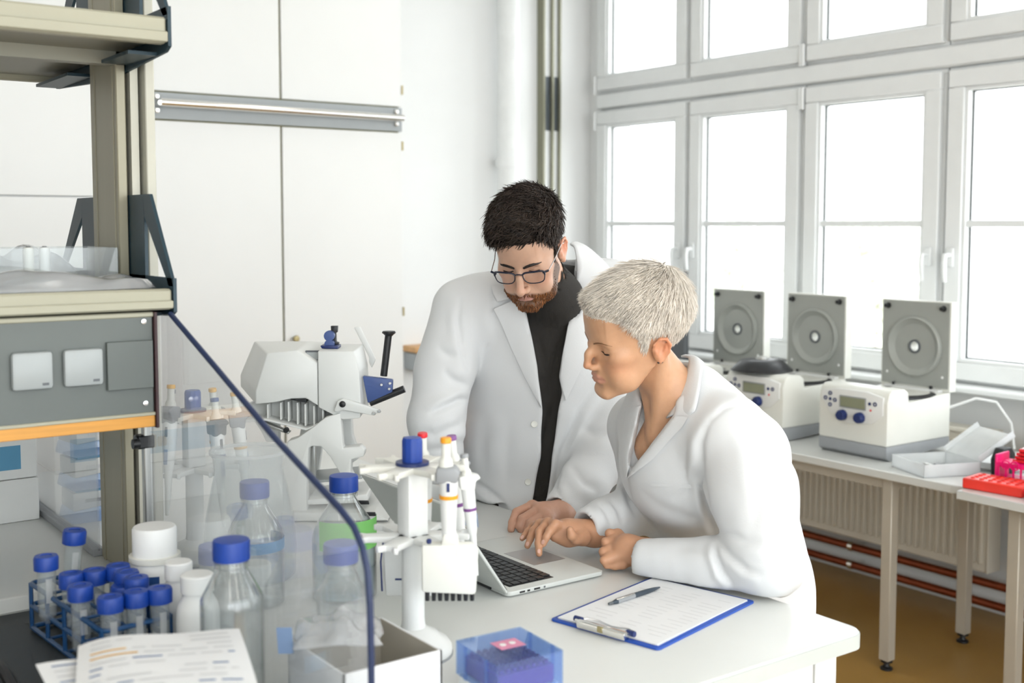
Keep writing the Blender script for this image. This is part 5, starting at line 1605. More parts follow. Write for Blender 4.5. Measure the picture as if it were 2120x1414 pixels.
def strand_set(V, Q, N, mask, count, rs, lo=.0):
    ok = (mask[Q] > lo).all(1)
    q = Q[ok]
    area = np.linalg.norm(np.cross(V[q[:, 2]] - V[q[:, 0]], V[q[:, 3]] - V[q[:, 1]]), axis=1)
    i = rs.choice(len(q), count, p=area / area.sum())
    a, b = rs.uniform(0, 1, (2, count, 1))
    p = (V[q[i, 0]] * (1 - a) + V[q[i, 1]] * a) * (1 - b) + (V[q[i, 3]] * (1 - a) + V[q[i, 2]] * a) * b
    n = N[q[i, 0]]
    return p, n

def noise3(X, s, seed=0):
    r = np.random.RandomState(seed); out = 0
    for k in range(5):
        d = r.normal(0, 1, 3) * s; ph = r.uniform(0, 6.28); out = out + np.sin(X @ d + ph)
    return out / 5

def join(parts):
    Vs, Qs, Cs, o = [], [], [], 0
    for V, Q, c in parts:
        Vs.append(V); Qs.append(Q + o); o += len(V)
        c = np.asarray(c, np.float32)
        Cs.append(np.tile(c, (len(V), 1)) if c.ndim == 1 else c)
    return np.concatenate(Vs), np.concatenate(Qs), np.concatenate(Cs)

def biggest(V, Q):
    lab = np.arange(len(V))
    for _ in range(400):
        m = lab[Q].min(1); new = lab.copy()
        for k in range(4): np.minimum.at(new, Q[:, k], m)
        new = new[new]
        if (new == lab).all(): break
        lab = new
    u, c = np.unique(lab, return_counts=True); keep = lab == u[np.argmax(c)]
    q = Q[keep[Q].all(1)]; re = np.full(len(V), -1); re[keep] = np.arange(keep.sum())
    return V[keep], re[q]
def unit(v): return v / (np.linalg.norm(v, axis=-1, keepdims=True) + 1e-9)

def cap_mesh(V, Q, N, mask, vol):
    """raised hair cap over the masked scalp"""
    ok = (mask[Q] > 0).all(1); q = Q[ok]
    used = np.unique(q); re = np.full(len(V), -1); re[used] = np.arange(len(used))
    return V[used] + N[used] * vol(V[used], N[used], mask[used])[:, None], re[q]

# ================================================================== WOMAN
rsW = np.random.RandomState(3)
wo = thing('person', 'blonde person in white lab coat leaning on the bench, typing on the laptop', 'person', (1.95, 1.62, 0))
wi = wo.matrix_world.inverted() if False else None
TONE_W = (.62, .345, .20); LIP_W = (.56, .235, .185)
hl_w = ([-.13, -.036, -.034, .004, .010, .024, .036, .05, .075, .085, .12], [-.058, -.050, .020, .022, -.012, .004, .034, .052, .062, .068, .07])
HW = np.array(P(1318, 694, 2.33))
fW, V, Q, N, towW, colW, mkW, BW = make_head(wo, True, HW, (math.radians(71), math.radians(14), math.radians(17)), 1.0, TONE_W, LIP_W, hl_w, (.62, .56, .49), None, None)
VW0, QW0, NW0 = V, Q, N
parts = [(towW(V), Q, colW)]
# neck, shoulders and hands in world space
HC = (1.63, 1.80)
fb = Field(np.array(P(1330, 900, 2.50)) - .20, np.array(P(1420, 760, 2.32)) + .22, .004)
nk0 = towW(np.array([[0, -.020, -.055]]))[0]; nk1 = np.array(P(1412, 832, 2.38)); nk2 = np.array(P(1425, 905, 2.42))
fb.cone(nk0, nk1, .047, .050, k=.03); fb.cone(nk1, nk2, .052, .075, k=.03)
jn = towW(np.array([[0, .045, -.085]]))[0]
fb.cone(np.array(P(1362, 925, 2.425)), nk1, .050, .045, k=.03)
for s in (-1, 1):
    a = towW(np.array([[s * .055, -.025, -.03]]))[0]
    fb.cone(a, np.array(P(1356, 905, 2.375)), .012, .010, k=.02)
Vn, Qn = fb.mesh(2); parts.append((Vn, Qn, TONE_W))
HT = (.60, .315, .185)
# typing hand (her right)
pts = lambda *a: [A3(P(*p)) for p in a]
fh = Field((1.36, 1.74, .895), (1.72, 2.10, 1.03), .0019)
K = pts((1150, 1086, 2.430), (1134, 1083, 2.452), (1118, 1085, 2.475), (1104, 1090, 2.498))
F_ = [pts((1138, 1099, 2.418), (1131, 1112, 2.414), (1125, 1126, 2.412)),
      pts((1117, 1101, 2.432), (1115, 1125, 2.418), (1116, 1146, 2.402)),
      pts((1104, 1099, 2.462), (1098, 1115, 2.452), (1092, 1130, 2.447)),
      pts((1092, 1101, 2.488), (1086, 1109, 2.482), (1081, 1115, 2.478))]
hand(fh, P(1232, 1104, 2.475), P(1176, 1100, 2.452), K, F_, pts((1205, 1112, 2.44), (1192, 1116, 2.415), (1183, 1108, 2.400), (1180, 1097, 2.395)), rp=.0155, rf=.0084)
fh.cone(P(1176, 1112, 2.45), P(1150, 1108, 2.44), .020, .014, k=.015)
fh.cone(P(1232, 1104, 2.475), P(1285, 1095, 2.52), .026, .030, k=.01)
Vh, Qh = fh.mesh(1); parts.append((Vh, Qh, HT))
M_NAIL = mat('fingernail', (.72, .43, .34, 1), .25, var=.03)
for npx, npy, ang_ in ((1124, 1122, 20), (1116, 1141, 0), (1092, 1126, 12), (1081, 1112, 25)):
    pw, ok = fh.march([npx], [npy], 2.30, 2.60)
    n_ = fh.grad(pw)[0]; up_ = np.array(U_DIR) * math.cos(math.radians(ang_)) + np.array(R_DIR) * math.sin(math.radians(ang_))
    up_ = up_ - n_ * (up_ @ n_); up_ /= np.linalg.norm(up_); sd_ = np.cross(up_, n_)
    b = MB(); rings = [[(0, 0, .0011)]]
    vs = [(0, 0, .0010)] + [(.0036 * math.cos(2 * math.pi * i / 14), .0050 * math.sin(2 * math.pi * i / 14), .0002) for i in range(14)]
    Mx = Matrix([[*r_] for r_ in np.stack([sd_, up_, n_], 1)]).to_4x4(); Mx.translation = Vector(pw[0]) - Vector(wo.location)
    b.add(vs, [(0, 1 + i, 1 + (i + 1) % 14) for i in range(14)], Mx); b.build('fingernail', M_NAIL, wo)
# resting fist (her left)
fh = Field((1.46, 1.62, .895), (1.72, 1.96, 1.02), .0019)
K = pts((1279, 1106, 2.405), (1266, 1122, 2.385), (1259, 1141, 2.365), (1258, 1158, 2.345))
F_ = [pts((1262, 1104, 2.40), (1262, 1128, 2.405), (1280, 1138, 2.40)),
      pts((1254, 1122, 2.378), (1256, 1144, 2.385), (1276, 1152, 2.385)),
      pts((1249, 1142, 2.358), (1253, 1160, 2.364), (1272, 1164, 2.366)),
      pts((1250, 1160, 2.340), (1256, 1170, 2.345), (1272, 1172, 2.35))]
hand(fh, P(1345, 1148, 2.335), P(1300, 1136, 2.36), K, F_, pts((1306, 1152, 2.36), (1290, 1166, 2.352), (1274, 1170, 2.350)), rp=.0165, rf=.0088)
fh.cone(P(1345, 1148, 2.335), P(1395, 1155, 2.29), .028, .032, k=.01)
fh.ell(P(1300, 1132, 2.365), (.026, .026, .02), k=.015)
Vh, Qh = fh.mesh(1); parts.append((Vh, Qh, HT))
fk = Field((1.42, 1.36, .55), (2.25, 2.22, 1.32), .012)
fk.chain([nk1, P(1440, 950, 2.47), P(1548, 1200, 2.64)], [.045, .09, .10], k=.03)
fk.chain([P(1430, 880, 2.43), P(1525, 890, 2.29), P(1580, 1155, 2.22), P(1395, 1155, 2.29)], [.05, .045, .036, .028], k=.02)
fk.chain([P(1420, 890, 2.46), P(1335, 900, 2.60), P(1350, 1035, 2.61), P(1283, 1093, 2.52)], [.05, .045, .036, .028], k=.02)
Vh, Qh = fk.mesh(1); parts.append((Vh, Qh, HT))
Vb, Qb, Cb = join(parts)
def rel(V, root): return np.asarray(V) - np.array(root.location)
mesh_obj('body', rel(Vb, wo), Qb, M_SKIN, wo, Cb)
# finger nails, lashes, brows, ear studs
def surf_pts(f, xz, lift=.0):
    ys = np.arange(.16, 0, -.0008); out = []
    for x, z in xz:
        d = f.sample(np.stack([np.full_like(ys, x), ys, np.full_like(ys, z)], 1)); i = np.argmax(d < 0)
        out.append((x, ys[i] + lift, z))
    return np.array(out)
def brow(root, f, tow, side, m, thick=.0016):
    xz = [(side * .011, .0120), (side * .019, .0155), (side * .028, .0185), (side * .037, .0200), (side * .045, .0180), (side * .051, .0145)]
    W = tow(surf_pts(f, xz, .0004)); MB().tube([Vector(p) - Vector(root.location) for p in W], [thick * .8, thick * 1.1, thick * 1.15, thick, thick * .7, thick * .3], n=6).build('eyebrow', m, root)
def lash(root, f, tow, side, m, drop=-.0068, t=1.0):
    xz = [(side * .0185, drop + .003), (side * .024, drop + .0008), (side * .031, drop), (side * .038, drop + .0004), (side * .0455, drop + .0028)]
    W = tow(surf_pts(f, xz, .0004)); MB().tube([Vector(p) - Vector(root.location) for p in W], [.0005 * t, .0011 * t, .0015 * t, .0016 * t, .0006 * t], n=6).build('eyelashes', m, root)
M_BROWW = mat('brow_brown', srgb('#7d5636'), .6); M_LASH = mat('lash_dark', srgb('#1a1210'), .6)
for s in (-1, 1):
    brow(wo, fW, towW, s, M_BROWW, .0015); lash(wo, fW, towW, s, M_LASH, t=1.25)
for yy, zz in ((-.001, -.0385), (-.010, -.040)):
    c = towW(np.array([[-.0785, yy * .86 - .002, zz * .86]]))[0]
    MB().lathe([(0, -.002), (.0021, -.0012), (.0024, 0), (.0021, .0012), (0, .002)], Vector(c) - Vector(wo.location), 12).build('ear_stud', M_BLACK, wo)
# hair: raised cap plus swept locks
def volW(X, n, m):
    t = np.clip(m / .025, 0, 1); top = np.clip((X[:, 2] - .03) / .07, 0, 1)
    back = np.clip((-.03 - X[:, 1]) / .05, 0, 1)
    t = t * (1 - .45 * np.clip((X[:, 1] - .03) / .04, 0, 1))
    return t * (.004 + .011 * top + .010 * back * np.clip((X[:, 2] + .02) / .05, 0, 1)) * (1 + .10 * noise3(X, 60, 2) + .14 * noise3(X, 140, 5))
Vc, Qc = cap_mesh(V, Q, N, mkW, lambda a_, b_, c_: volW(a_, b_, c_) * .85)
pr_, nr_ = strand_set(V, Q, N, mkW, 16000, rsW, .0005)
mkp = pr_[:, 2] - np.interp(pr_[:, 1], hl_w[0], hl_w[1])
top = np.clip((pr_[:, 2] - .035) / .05, 0, 1)
crown = np.array([.012, -.062, .10])
out = pr_ - crown; out -= nr_ * (out * nr_).sum(1, keepdims=True); out = unit(out)
down = np.array([0, .12, -1.0]) - nr_ * (np.array([0, .12, -1.0]) * nr_).sum(1, keepdims=True)
comb = unit(out * (.35 + .65 * top)[:, None] + unit(down) * (1 - top)[:, None] * .8 + np.array([.05, .25, 0]) * top[:, None])
ln = (.018 + .030 * top) * rsW.uniform(.7, 1.2, len(top)) * (1 - np.clip((pr_[:, 1] - .02) / .02, 0, 1) * (1 - np.clip(mkp / .06, .16, 1)))
rt = pr_ + nr_ * (volW(pr_, nr_, np.maximum(mkp, 0)) * .93)[:, None]
Vl, Ql = hair_locks(rt, nr_, comb, ln, rsW.uniform(.0005, .0010, len(top)), rsW, wave=.12, lift=.10, jit=.07)
tone = np.repeat(np.array([[.92, .86, .78]]) * (rsW.uniform(.85, 1.1, (len(top), 1)) * (1 + .16 * noise3(pr_ @ np.array([[1, .0, 0], [0, .35, 0], [0, 0, .6]]), 150, 11)[:, None] + .10 * noise3(pr_, 40, 12)[:, None])) * np.array([[1, .98, .95]]), 7 * 3, axis=0)
Vh_, Qh_, Ch_ = join([(towW(Vc), Qc, (.74, .68, .60)), (towW(Vl), Ql, tone)])
ho = mesh_obj('hair', rel(Vh_, wo), Qh_, M_HAIRB, wo, Ch_); ho['label'] = 'short swept platinum hair'

# coat
hcoat = .0048
fc = Field((1.36, 1.22, .36), (2.32, 2.26, 1.42), hcoat)
BT = head_axes(math.radians(52), math.radians(24), 0)
fc.ell(P(1432, 935, 2.44), (.165, .112, .185), BT, k=0)
fc.ell(P(1392, 985, 2.42), (.12, .085, .11), BT, k=.05)          # bust
fc.ell(P(1490, 1080, 2.55), (.165, .13, .20), BT, k=.06)
BT2 = head_axes(math.radians(52), math.radians(8), 0)
fc.ell(P(1518, 1230, 2.62), (.178, .145, .22), BT2, k=.08)
fc.cone(P(1535, 960, 2.44), P(1552, 1190, 2.54), .088, .105, k=.06)
fc.cone(P(1522, 1240, 2.62), P(1530, 1560, 2.70), .160, .168, k=.06)
fc.cone(P(1400, 855, 2.42), P(1500, 895, 2.30), .072, .074, k=.05)   # left yoke
fc.cone(P(1400, 850, 2.44), P(1330, 880, 2.60), .07, .072, k=.05)    # right yoke
fc.cone(P(1440, 822, 2.42), P(1532, 935, 2.42), .055, .088, k=.06)   # upper back
# sleeves
shL, elL, cuL = P(1515, 912, 2.285), P(1588, 1163, 2.205), P(1338, 1158, 2.325)
fc.chain([shL, P(1556, 1010, 2.235), elL], [.078, .080, .068], k=.035)
fc.chain([elL, P(1480, 1170, 2.26), cuL], [.066, .052, .041], k=.02)
fc.cone(P(1325, 1157, 2.330), P(1300, 1152, 2.345), .030, .034, k=.008, sub=True)
fc.chain([P(1330, 890, 2.60), P(1355, 1035, 2.62), P(1262, 1080, 2.52), P(1226, 1090, 2.487)], [.072, .066, .048, .044], k=.03)
fc.cone(P(1224, 1092, 2.484), P(1200, 1098, 2.465), .031, .036, k=.008, sub=True)
# neck hole and V opening
fc.cone(nk0, P(1420, 858, 2.40), .062, .060, k=.012, sub=True)
vpoly = [(1335, 830), (1350, 862), (1340, 905), (1325, 940), (1307, 970), (1300, 962), (1310, 920), (1318, 870), (1322, 830)]
VP_W = [(1338, 815), (1400, 800), (1398, 855), (1372, 890), (1345, 925), (1306, 972), (1300, 950), (1312, 905), (1325, 850)]
def cut_w(G):
    s = G.shape[:3]; px, py, w = project_np(G.reshape(-1, 3).astype(float))
    d = poly_sdf(px, py, VP_W) / 1020.0
    return np.maximum(d, w - 2.42).reshape(s)
fc.op(cut_w, np.array(P(1350, 970, 2.3)) - .14, np.array(P(1350, 810, 2.4)) + .14, .004, True)
BCZ = .9085
bench_cut = lambda G: np.maximum.reduce([G[..., 0] - 1.668, G[..., 2] - BCZ, 1.22 - G[..., 1]])
fc.op(bench_cut, fc.lo, fc.lo + fc.h * fc.n, 0.0, True)
lap_cut = lambda G: np.maximum.reduce([G[..., 0] - 1.50, G[..., 2] - .93, 1.7 - G[..., 1]])
fc.D[:, :, :8] = np.maximum(fc.D[:, :, :8], .02)
Vk, Qk = biggest(*fc.mesh(2))
Nk = normals_of(Vk, Qk)
Vk = folds(Vk, Nk, [
    ([(1462, 880), (1450, 920), (1450, 985), (1462, 1050), (1480, 1110)], .009, 9),
    ([(1545, 832), (1500, 846), (1470, 872), (1455, 910)], .0022, 7),
    ([(1478, 1122), (1484, 1150), (1496, 1185), (1520, 1215)], .008, 8), ([(1490, 1120), (1512, 1150), (1545, 1178), (1580, 1190)], .006, 9), ([(1500, 1100), (1540, 1120), (1590, 1125)], .004, 12),
    ([(1625, 930), (1640, 1020), (1642, 1110), (1628, 1200)], .006, 12), ([(1598, 920), (1612, 1020), (1612, 1110), (1595, 1170)], .003, 16),
    ([(1540, 870), (1562, 940), (1572, 1030), (1560, 1100)], .003, 18),
    ([(1285, 930), (1292, 990), (1304, 1040), (1318, 1070)], .006, 9),
    ([(1320, 1010), (1370, 1050), (1430, 1072), (1470, 1078)], .003, 16), ([(1240, 1042), (1256, 1062), (1268, 1092)], .004, 8), ([(1262, 1032), (1280, 1056), (1290, 1090)], .004, 8),
    ([(1650, 1020), (1662, 1120), (1676, 1235)], .005, 12), ([(1455, 960), (1430, 1010), (1390, 1040)], .003, 14), ([(1380, 1140), (1430, 1132), (1475, 1138)], .002, 16),
])
Vk = Vk + Nk * (noise3(Vk, 22, 4) * .0022 + noise3(Vk, 60, 8) * .0007)[:, None]
ctW = mesh_obj('lab_coat', rel(Vk, wo), Qk, M_COAT, wo)
def flap(name, root, fld, A, B, w0, w1, off=.006, th=.005, nu=14, nv=26, m=None, par=None, bulge=.002):
    Vp, Qp = patch(fld, A, B, nu, nv, w0, w1, off, th, bulge)
    return mesh_obj(name, rel(Vp, root), Qp, m or M_COAT, par or root, None, 50)
flap('lapel', wo, fc, [(1425, 862), (1412, 885), (1392, 905), (1350, 952), (1300, 990)], [(1372, 862), (1358, 900), (1336, 935), (1318, 960), (1299, 988)], 2.0, 2.6, par=wo)
flap('lapel', wo, fc, [(1294, 850), (1288, 890), (1286, 930), (1292, 988)], [(1330, 838), (1322, 880), (1312, 930), (1297, 988)], 2.0, 2.7, par=wo)
# collar standing round the neck
colr = []
for t, (a, b) in enumerate((((1380, 866, 2.335), (1424, 862, 2.285)), ((1396, 838, 2.330), (1438, 850, 2.270)), ((1412, 800, 2.335), (1446, 820, 2.285)), ((1424, 766, 2.355), (1452, 780, 2.315)), ((1426, 742, 2.385), (1456, 752, 2.36)), ((1410, 738, 2.45), (1440, 745, 2.46)))):
    A_, B_ = np.array(P(*a)), np.array(P(*b)); colr.append([tuple(A_ * (1 - u) + B_ * u + np.array([0, 0, .006 * math.sin(math.pi * u)])) for u in np.linspace(0, 1, 7)])
def smooth_rows(rows, n):
    R_ = np.array(rows); t = np.linspace(0, len(rows) - 1, n); out = []
    for x in t:
        i = min(int(x), len(rows) - 2); fr_ = x - i
        p0, p1, p2, p3 = R_[max(i - 1, 0)], R_[i], R_[i + 1], R_[min(i + 2, len(rows) - 1)]
        out.append(.5 * (2 * p1 + (p2 - p0) * fr_ + (2 * p0 - 5 * p1 + 4 * p2 - p3) * fr_ ** 2 + (3 * p1 - p0 - 3 * p2 + p3) * fr_ ** 3))
    return out
def sheet(name, root, rows, m, th=.004, n=22, par=None):
    rr = smooth_rows(rows, n)
    b = MB(); b.grid([[tuple(np.array(p) - np.array(root.location)) for p in r] for r in rr])
    o = b.build(name, m, par or root, smooth=180)
    md = o.modifiers.new('thick', 'SOLIDIFY'); md.thickness = th; md.offset = 0
    return o
sheet('collar', wo, colr, M_COAT)
# breast pocket seam, blouse
flap('breast_pocket', wo, fc, [(1346, 1000), (1346, 1007)], [(1448, 1004), (1448, 1012)], 2.28, 2.6, off=.003, th=.004, nu=24, nv=4, bulge=0)
ft = Field(np.array(P(1300, 1000, 2.5)) - .16, np.array(P(1400, 860, 2.4)) + .16, .005)
ft.ell(P(1430, 960, 2.46), (.14, .098, .16), BT, k=0)
ft.cone(P(1362, 905, 2.40), P(1410, 858, 2.42), .060, .062, k=.02, sub=True)
Vt, Qt = biggest(*ft.mesh(2))
mesh_obj('blouse', rel(Vt, wo), Qt, mat('blouse_white', (.78, .74, .72, 1), .8, var=.03), wo)
# trousers and shoes below the bench
ft = Field((1.62, 1.25, -.01), (2.28, 2.12, 1.0), .009)
hipW = np.array(P(1552, 1230, 2.64))
for s, fx, fy in ((-1, 1.86, 1.70), (1, 1.92, 1.93)):
    ft.chain([hipW + np.array([.02, .06 + .07 * s, -.0]), (fx + .04, fy, .47), (fx + .02, fy, .07)], [.10, .068, .052], k=.03)
ft.ell(hipW + np.array([.0, .05, 0]), (.13, .14, .13), k=.04)
Vt, Qt = biggest(*ft.mesh(2)); mesh_obj('trousers', rel(Vt, wo), Qt, M_TROUS, wo)
for fx, fy in ((1.86, 1.70), (1.92, 1.93)):
    fs = Field((fx - .26, fy - .09, -.01), (fx + .14, fy + .09, .16), .005)
    fs.chain([(fx + .06, fy, .045), (fx - .05, fy, .045), (fx - .16, fy, .032)], [.042, .042, .030], k=.02); fs.cone((fx + .03, fy, .05), (fx + .03, fy, .11), .042, .045, k=.02)
    fs.op(lambda G: -(G[..., 2] - .002), fs.lo, fs.lo + fs.h * fs.n, 0, False) if 0 else None
    fs.D = np.maximum(fs.D, -(fs.lo[2] + fs.h * np.arange(fs.n[2]) - .002)[None, None, :])
    Vs, Qs = fs.mesh(1); mesh_obj('shoe', rel(Vs, wo), Qs, M_SHOE, wo)

# ================================================================== MAN
rsM = np.random.RandomState(8); BCZ = .9025
mn = thing('person', 'dark haired bearded person in glasses and open white lab coat standing at the bench', 'person', (1.86, 2.42, 0))
TONE_M = (.63, .385, .27); LIP_M = (.55, .26, .22)
hl_m = ([-.13, -.036, -.034, .004, .008, .022, .030, .045, .06, .085, .12], [-.066, -.060, .024, .026, -.03, -.022, .036, .055, .066, .073, .078])
HM = np.array(P(1096, 518, 2.70))
fM, V, Q, N, towM, colM, mkM, BMx = make_head(mn, False, HM, (math.radians(17), math.radians(35), math.radians(-1)), .95, TONE_M, LIP_M, hl_m, (.018, .013, .011), None, None)
# beard mask: jaw, chin, moustache; cheeks bare
def beard_mask(X):
    x, y, z = np.abs(X[:, 0]), X[:, 1], X[:, 2]
    up = np.interp(y, [-.02, .01, .03, .05, .07, .085, .10, .13], [-.04, -.018, -.034, -.056, -.070, -.067, -.056, -.056])
    b = up - z
    lip = ((X[:, 0] / .023) ** 2 + ((z + .073) / .0105) ** 2) < 1
    b = np.where(lip & (y > .085), -1, b)
    b = np.where((y < .002) | (z < -.125), -1, b)
    b = np.where((z > -.0555) & (y > .06), -1, b)
    return b
bmk = beard_mask(V)
bw = np.clip(bmk / .008, 0, 1)[:, None] * .8
front = np.clip((V[:, 1] - .03) / .04, 0, 1)[:, None]
colM = colM * (1 - bw) + (np.array([[.12, .06, .032]]) * front + np.array([[.06, .04, .03]]) * (1 - front)) * bw
parts = [(towM(V), Q, colM)]
fb = Field(np.array(P(1150, 700, 2.8)) - .24, np.array(P(1150, 500, 2.75)) + .24, .0045)
nk0 = towM(np.array([[0, -.022, -.05]]))[0]; nk1 = np.array(P(1150, 618, 2.82))
fb.cone(nk0, nk1, .053, .052, k=.03)
Vn, Qn = fb.mesh(2); parts.append((Vn, Qn, TONE_M))
HTM = (.58, .32, .22)
fh = Field((1.50, 1.98, .895), (1.82, 2.34, 1.05), .0021)
K = pts((1102, 1047, 2.715), (1116, 1055, 2.690), (1127, 1066, 2.672), (1136, 1078, 2.655))
F_ = [pts((1070, 1061, 2.690), (1061, 1082, 2.672), (1058, 1096, 2.662)),
      pts((1082, 1075, 2.665), (1077, 1090, 2.660), (1080, 1099, 2.66)),
      pts((1098, 1083, 2.650), (1093, 1096, 2.650), (1098, 1103, 2.655)),
      pts((1114, 1092, 2.636), (1110, 1102, 2.640), (1114, 1106, 2.645))]
hand(fh, P(1158, 1066, 2.725), P(1128, 1066, 2.70), K, F_, pts((1120, 1072, 2.72), (1095, 1085, 2.715), (1078, 1096, 2.70)), rp=.0185, rf=.0105)
fh.cone(P(1158, 1066, 2.725), P(1200, 1040, 2.79), .031, .036, k=.01)
Vh, Qh = fh.mesh(1); parts.append((Vh, Qh, HTM))
# his other hand flat on the bench behind the instruments
fh = Field(np.array(P(925, 1040, 2.80)) - .12, np.array(P(925, 990, 2.86)) + .10, .003)
wr = A3((1.585, 2.585, .945)); pc = A3((1.535, 2.565, .935))
K = [A3((1.50, 2.60 - .022 * i, .930)) for i in range(4)]
F_ = [[K[i] + A3((-.035, 0, -.006)), K[i] + A3((-.055, 0, -.015)), K[i] + A3((-.07, 0, -.018))] for i in range(4)]
hand(fh, wr, pc, K, F_, [A3((1.56, 2.61, .93)), A3((1.53, 2.635, .92)), A3((1.50, 2.65, .915))], rp=.018, rf=.0095)
fh.cone(wr, A3((1.66, 2.60, .975)), .030, .034, k=.01)
Vh, Qh = fh.mesh(1); parts.append((Vh, Qh, HTM))
fk = Field((1.45, 2.0, .70), (2.20, 2.86, 1.50), .012)
fk.chain([nk1, P(1130, 730, 2.96), P(1105, 1030, 3.06)], [.045, .09, .11], k=.03)
fk.chain([P(1140, 650, 2.93), P(1282, 640, 2.96), P(1254, 930, 2.89), P(1198, 1042, 2.79)], [.05, .045, .038, .030], k=.02)
fk.chain([P(1130, 660, 2.92), P(965, 650, 2.86), P(904, 865, 2.80), (1.655, 2.60, .972)], [.05, .045, .038, .030], k=.02)
Vh, Qh = fk.mesh(1); parts.append((Vh, Qh, HTM))
Vb, Qb, Cb = join(parts)
mesh_obj('body', rel(Vb, mn), Qb, M_SKIN, mn, Cb)
M_BROWM = mat('brow_dark', srgb('#1f1714'), .6)
for s in (-1, 1):
    brow(mn, fM, towM, s, M_BROWM, .0034); lash(mn, fM, towM, s, M_LASH, -.0060, t=1.9)
# hair
def volM(X, n, m):
    t = np.clip(m / .02, 0, 1); top = np.clip((X[:, 2] - .035) / .06, 0, 1)
    fr_ = np.clip((X[:, 1] - .0) / .08, 0, 1)
    return t * (.005 + .020 * top + .004 * fr_ * top) * (1 + .16 * noise3(X, 55, 2) + .12 * noise3(X, 120, 5))
Vc, Qc = cap_mesh(V, Q, N, mkM, lambda a_, b_, c_: volM(a_, b_, c_) * .80)
pr_, nr_ = strand_set(V, Q, N, mkM, 9500, rsM, .001)
top = np.clip((pr_[:, 2] - .03) / .05, 0, 1)
frt = np.clip((pr_[:, 1] - .04) / .04, 0, 1)[:, None]
fwd = np.array([[.45, 1.0, -.05]]) * (1 - frt) + np.array([[1.0, .25, .1]]) * frt; fwd = fwd - nr_ * (fwd * nr_).sum(1, keepdims=True)
down = np.array([0, -.35, -1.0]) - nr_ * (np.array([0, -.35, -1.0]) * nr_).sum(1, keepdims=True)
swirl = np.cross(nr_, np.array([0, 0, 1.0])) * noise3(pr_, 38, 3)[:, None] * 1.3
comb = unit(unit(fwd) * top[:, None] + unit(down) * (1 - top)[:, None] + swirl * top[:, None])
ln = (.010 + .028 * top) * rsM.uniform(.7, 1.3, len(top)) * (1 - .35 * np.clip((pr_[:, 1] - .045) / .03, 0, 1))
rt = pr_ + nr_ * (volM(pr_, nr_, np.maximum(pr_[:, 2] - np.interp(pr_[:, 1], hl_m[0], hl_m[1]), 0)) * .97)[:, None]
Vl, Ql = hair_locks(rt, nr_, comb, ln, rsM.uniform(.0006, .0016, len(top)), rsM, wave=.6, lift=.18, jit=.10)
tone = np.repeat(np.array([[.035, .024, .018]]) * rsM.uniform(.4, 1.7, (len(top), 1)), 7 * 3, axis=0)
Vh_, Qh_, Ch_ = join([(towM(Vc), Qc, (.012, .009, .008)), (towM(Vl), Ql, tone)])
ho = mesh_obj('hair', rel(Vh_, mn), Qh_, M_HAIRD, mn, Ch_); ho['label'] = 'thick wavy dark brown hair'
pr_, nr_ = strand_set(V, Q, N, bmk, 3800, rsM, .0)
frn = np.clip((pr_[:, 1] - .03) / .04, 0, 1)
dn = np.array([0, .35, -1.0]) - nr_ * (np.array([0, .35, -1.0]) * nr_).sum(1, keepdims=True)
Vl, Ql = hair_locks(pr_, nr_, unit(dn), (.004 + .007 * frn) * rsM.uniform(.6, 1.2, len(frn)), rsM.uniform(.0005, .0010, len(frn)), rsM, wave=.3, lift=.6, seg=4)
tn = (np.array([[.26, .095, .028]]) * frn[:, None] + np.array([[.05, .03, .022]]) * (1 - frn[:, None])) * rsM.uniform(.5, 1.5, (len(frn), 1))
bo = mesh_obj('beard', rel(towM(Vl), mn), Ql, M_BEARD, mn, np.repeat(tn, 5 * 3, axis=0)); bo['label'] = 'short ginger brown beard'
# glasses
M_GFR = mat('glasses_navy', srgb('#141b30'), .25, coat=.5); M_GTE = mat('glasses_steel', srgb('#c9c3c0'), .25, .8)
M_LENS = glass('lens_clear', haze=.03, refl=.7)
gl = bpy.data.objects.new('glasses', None); COL.objects.link(gl); gl.parent = mn
GZ, GY = -.007, .112
def gp(x, z, dy=0.0):
    y = GY + dy - .10 * abs(x) ** 1.0 * .25 - 1.6 * x * x
    return Vector(towM(np.array([[x, y, z]]))[0]) - Vector(mn.location)
for s in (-1, 1):
    loop = [(.009, .008), (.016, .0125), (.034, .0135), (.052, .0135), (.0575, .009), (.0565, -.004), (.051, -.0135), (.036, -.0165), (.020, -.0145), (.0115, -.006)]
    L = [gp(s * a * 1.07, GZ + c * 1.05) for a, c in loop]
    pl = smooth_rows([[tuple(p)] for p in L + [L[0]]], 44); pl = [Vector(p[0]) for p in pl][:-1]
    n_ = len(pl)
    rad = [.0023 if (project_ := (i / n_)) < .45 else .0013 for i in range(n_)]
    MB().tube(pl, rad, n=8, closed=True).build('rim', M_GFR, gl)
    cen = sum((p for p in pl), Vector()) / n_
    b = MB(); b.add([tuple(p) for p in pl] + [tuple(cen)], [(i, (i + 1) % n_, n_) for i in range(n_)]); b.build('lens', M_LENS, gl)
    e0 = gp(s * .0575, GZ + .009)
    e1 = Vector(towM(np.array([[s * .076, .045, GZ + .012]]))[0]) - Vector(mn.location)
    e2 = Vector(towM(np.array([[s * .0825, .004, GZ + .022]]))[0]) - Vector(mn.location)
    e3 = Vector(towM(np.array([[s * .0835, -.022, GZ + .012]]))[0]) - Vector(mn.location)
    hg = Vector(towM(np.array([[s * .071, .098, GZ + .0105]]))[0]) - Vector(mn.location)
    MB().tube([e0, hg], .0026, n=8).build('end_piece', M_GFR, gl)
    MB().tube([hg, e1, e2, e3], .0013, n=8).build('temple', M_GTE, gl)
MB().tube([gp(-.010, GZ + .0075), gp(-.004, GZ + .0105, .002), gp(.004, GZ + .0105, .002), gp(.010, GZ + .0075)], .0016, n=8).build('bridge', M_GFR, gl)

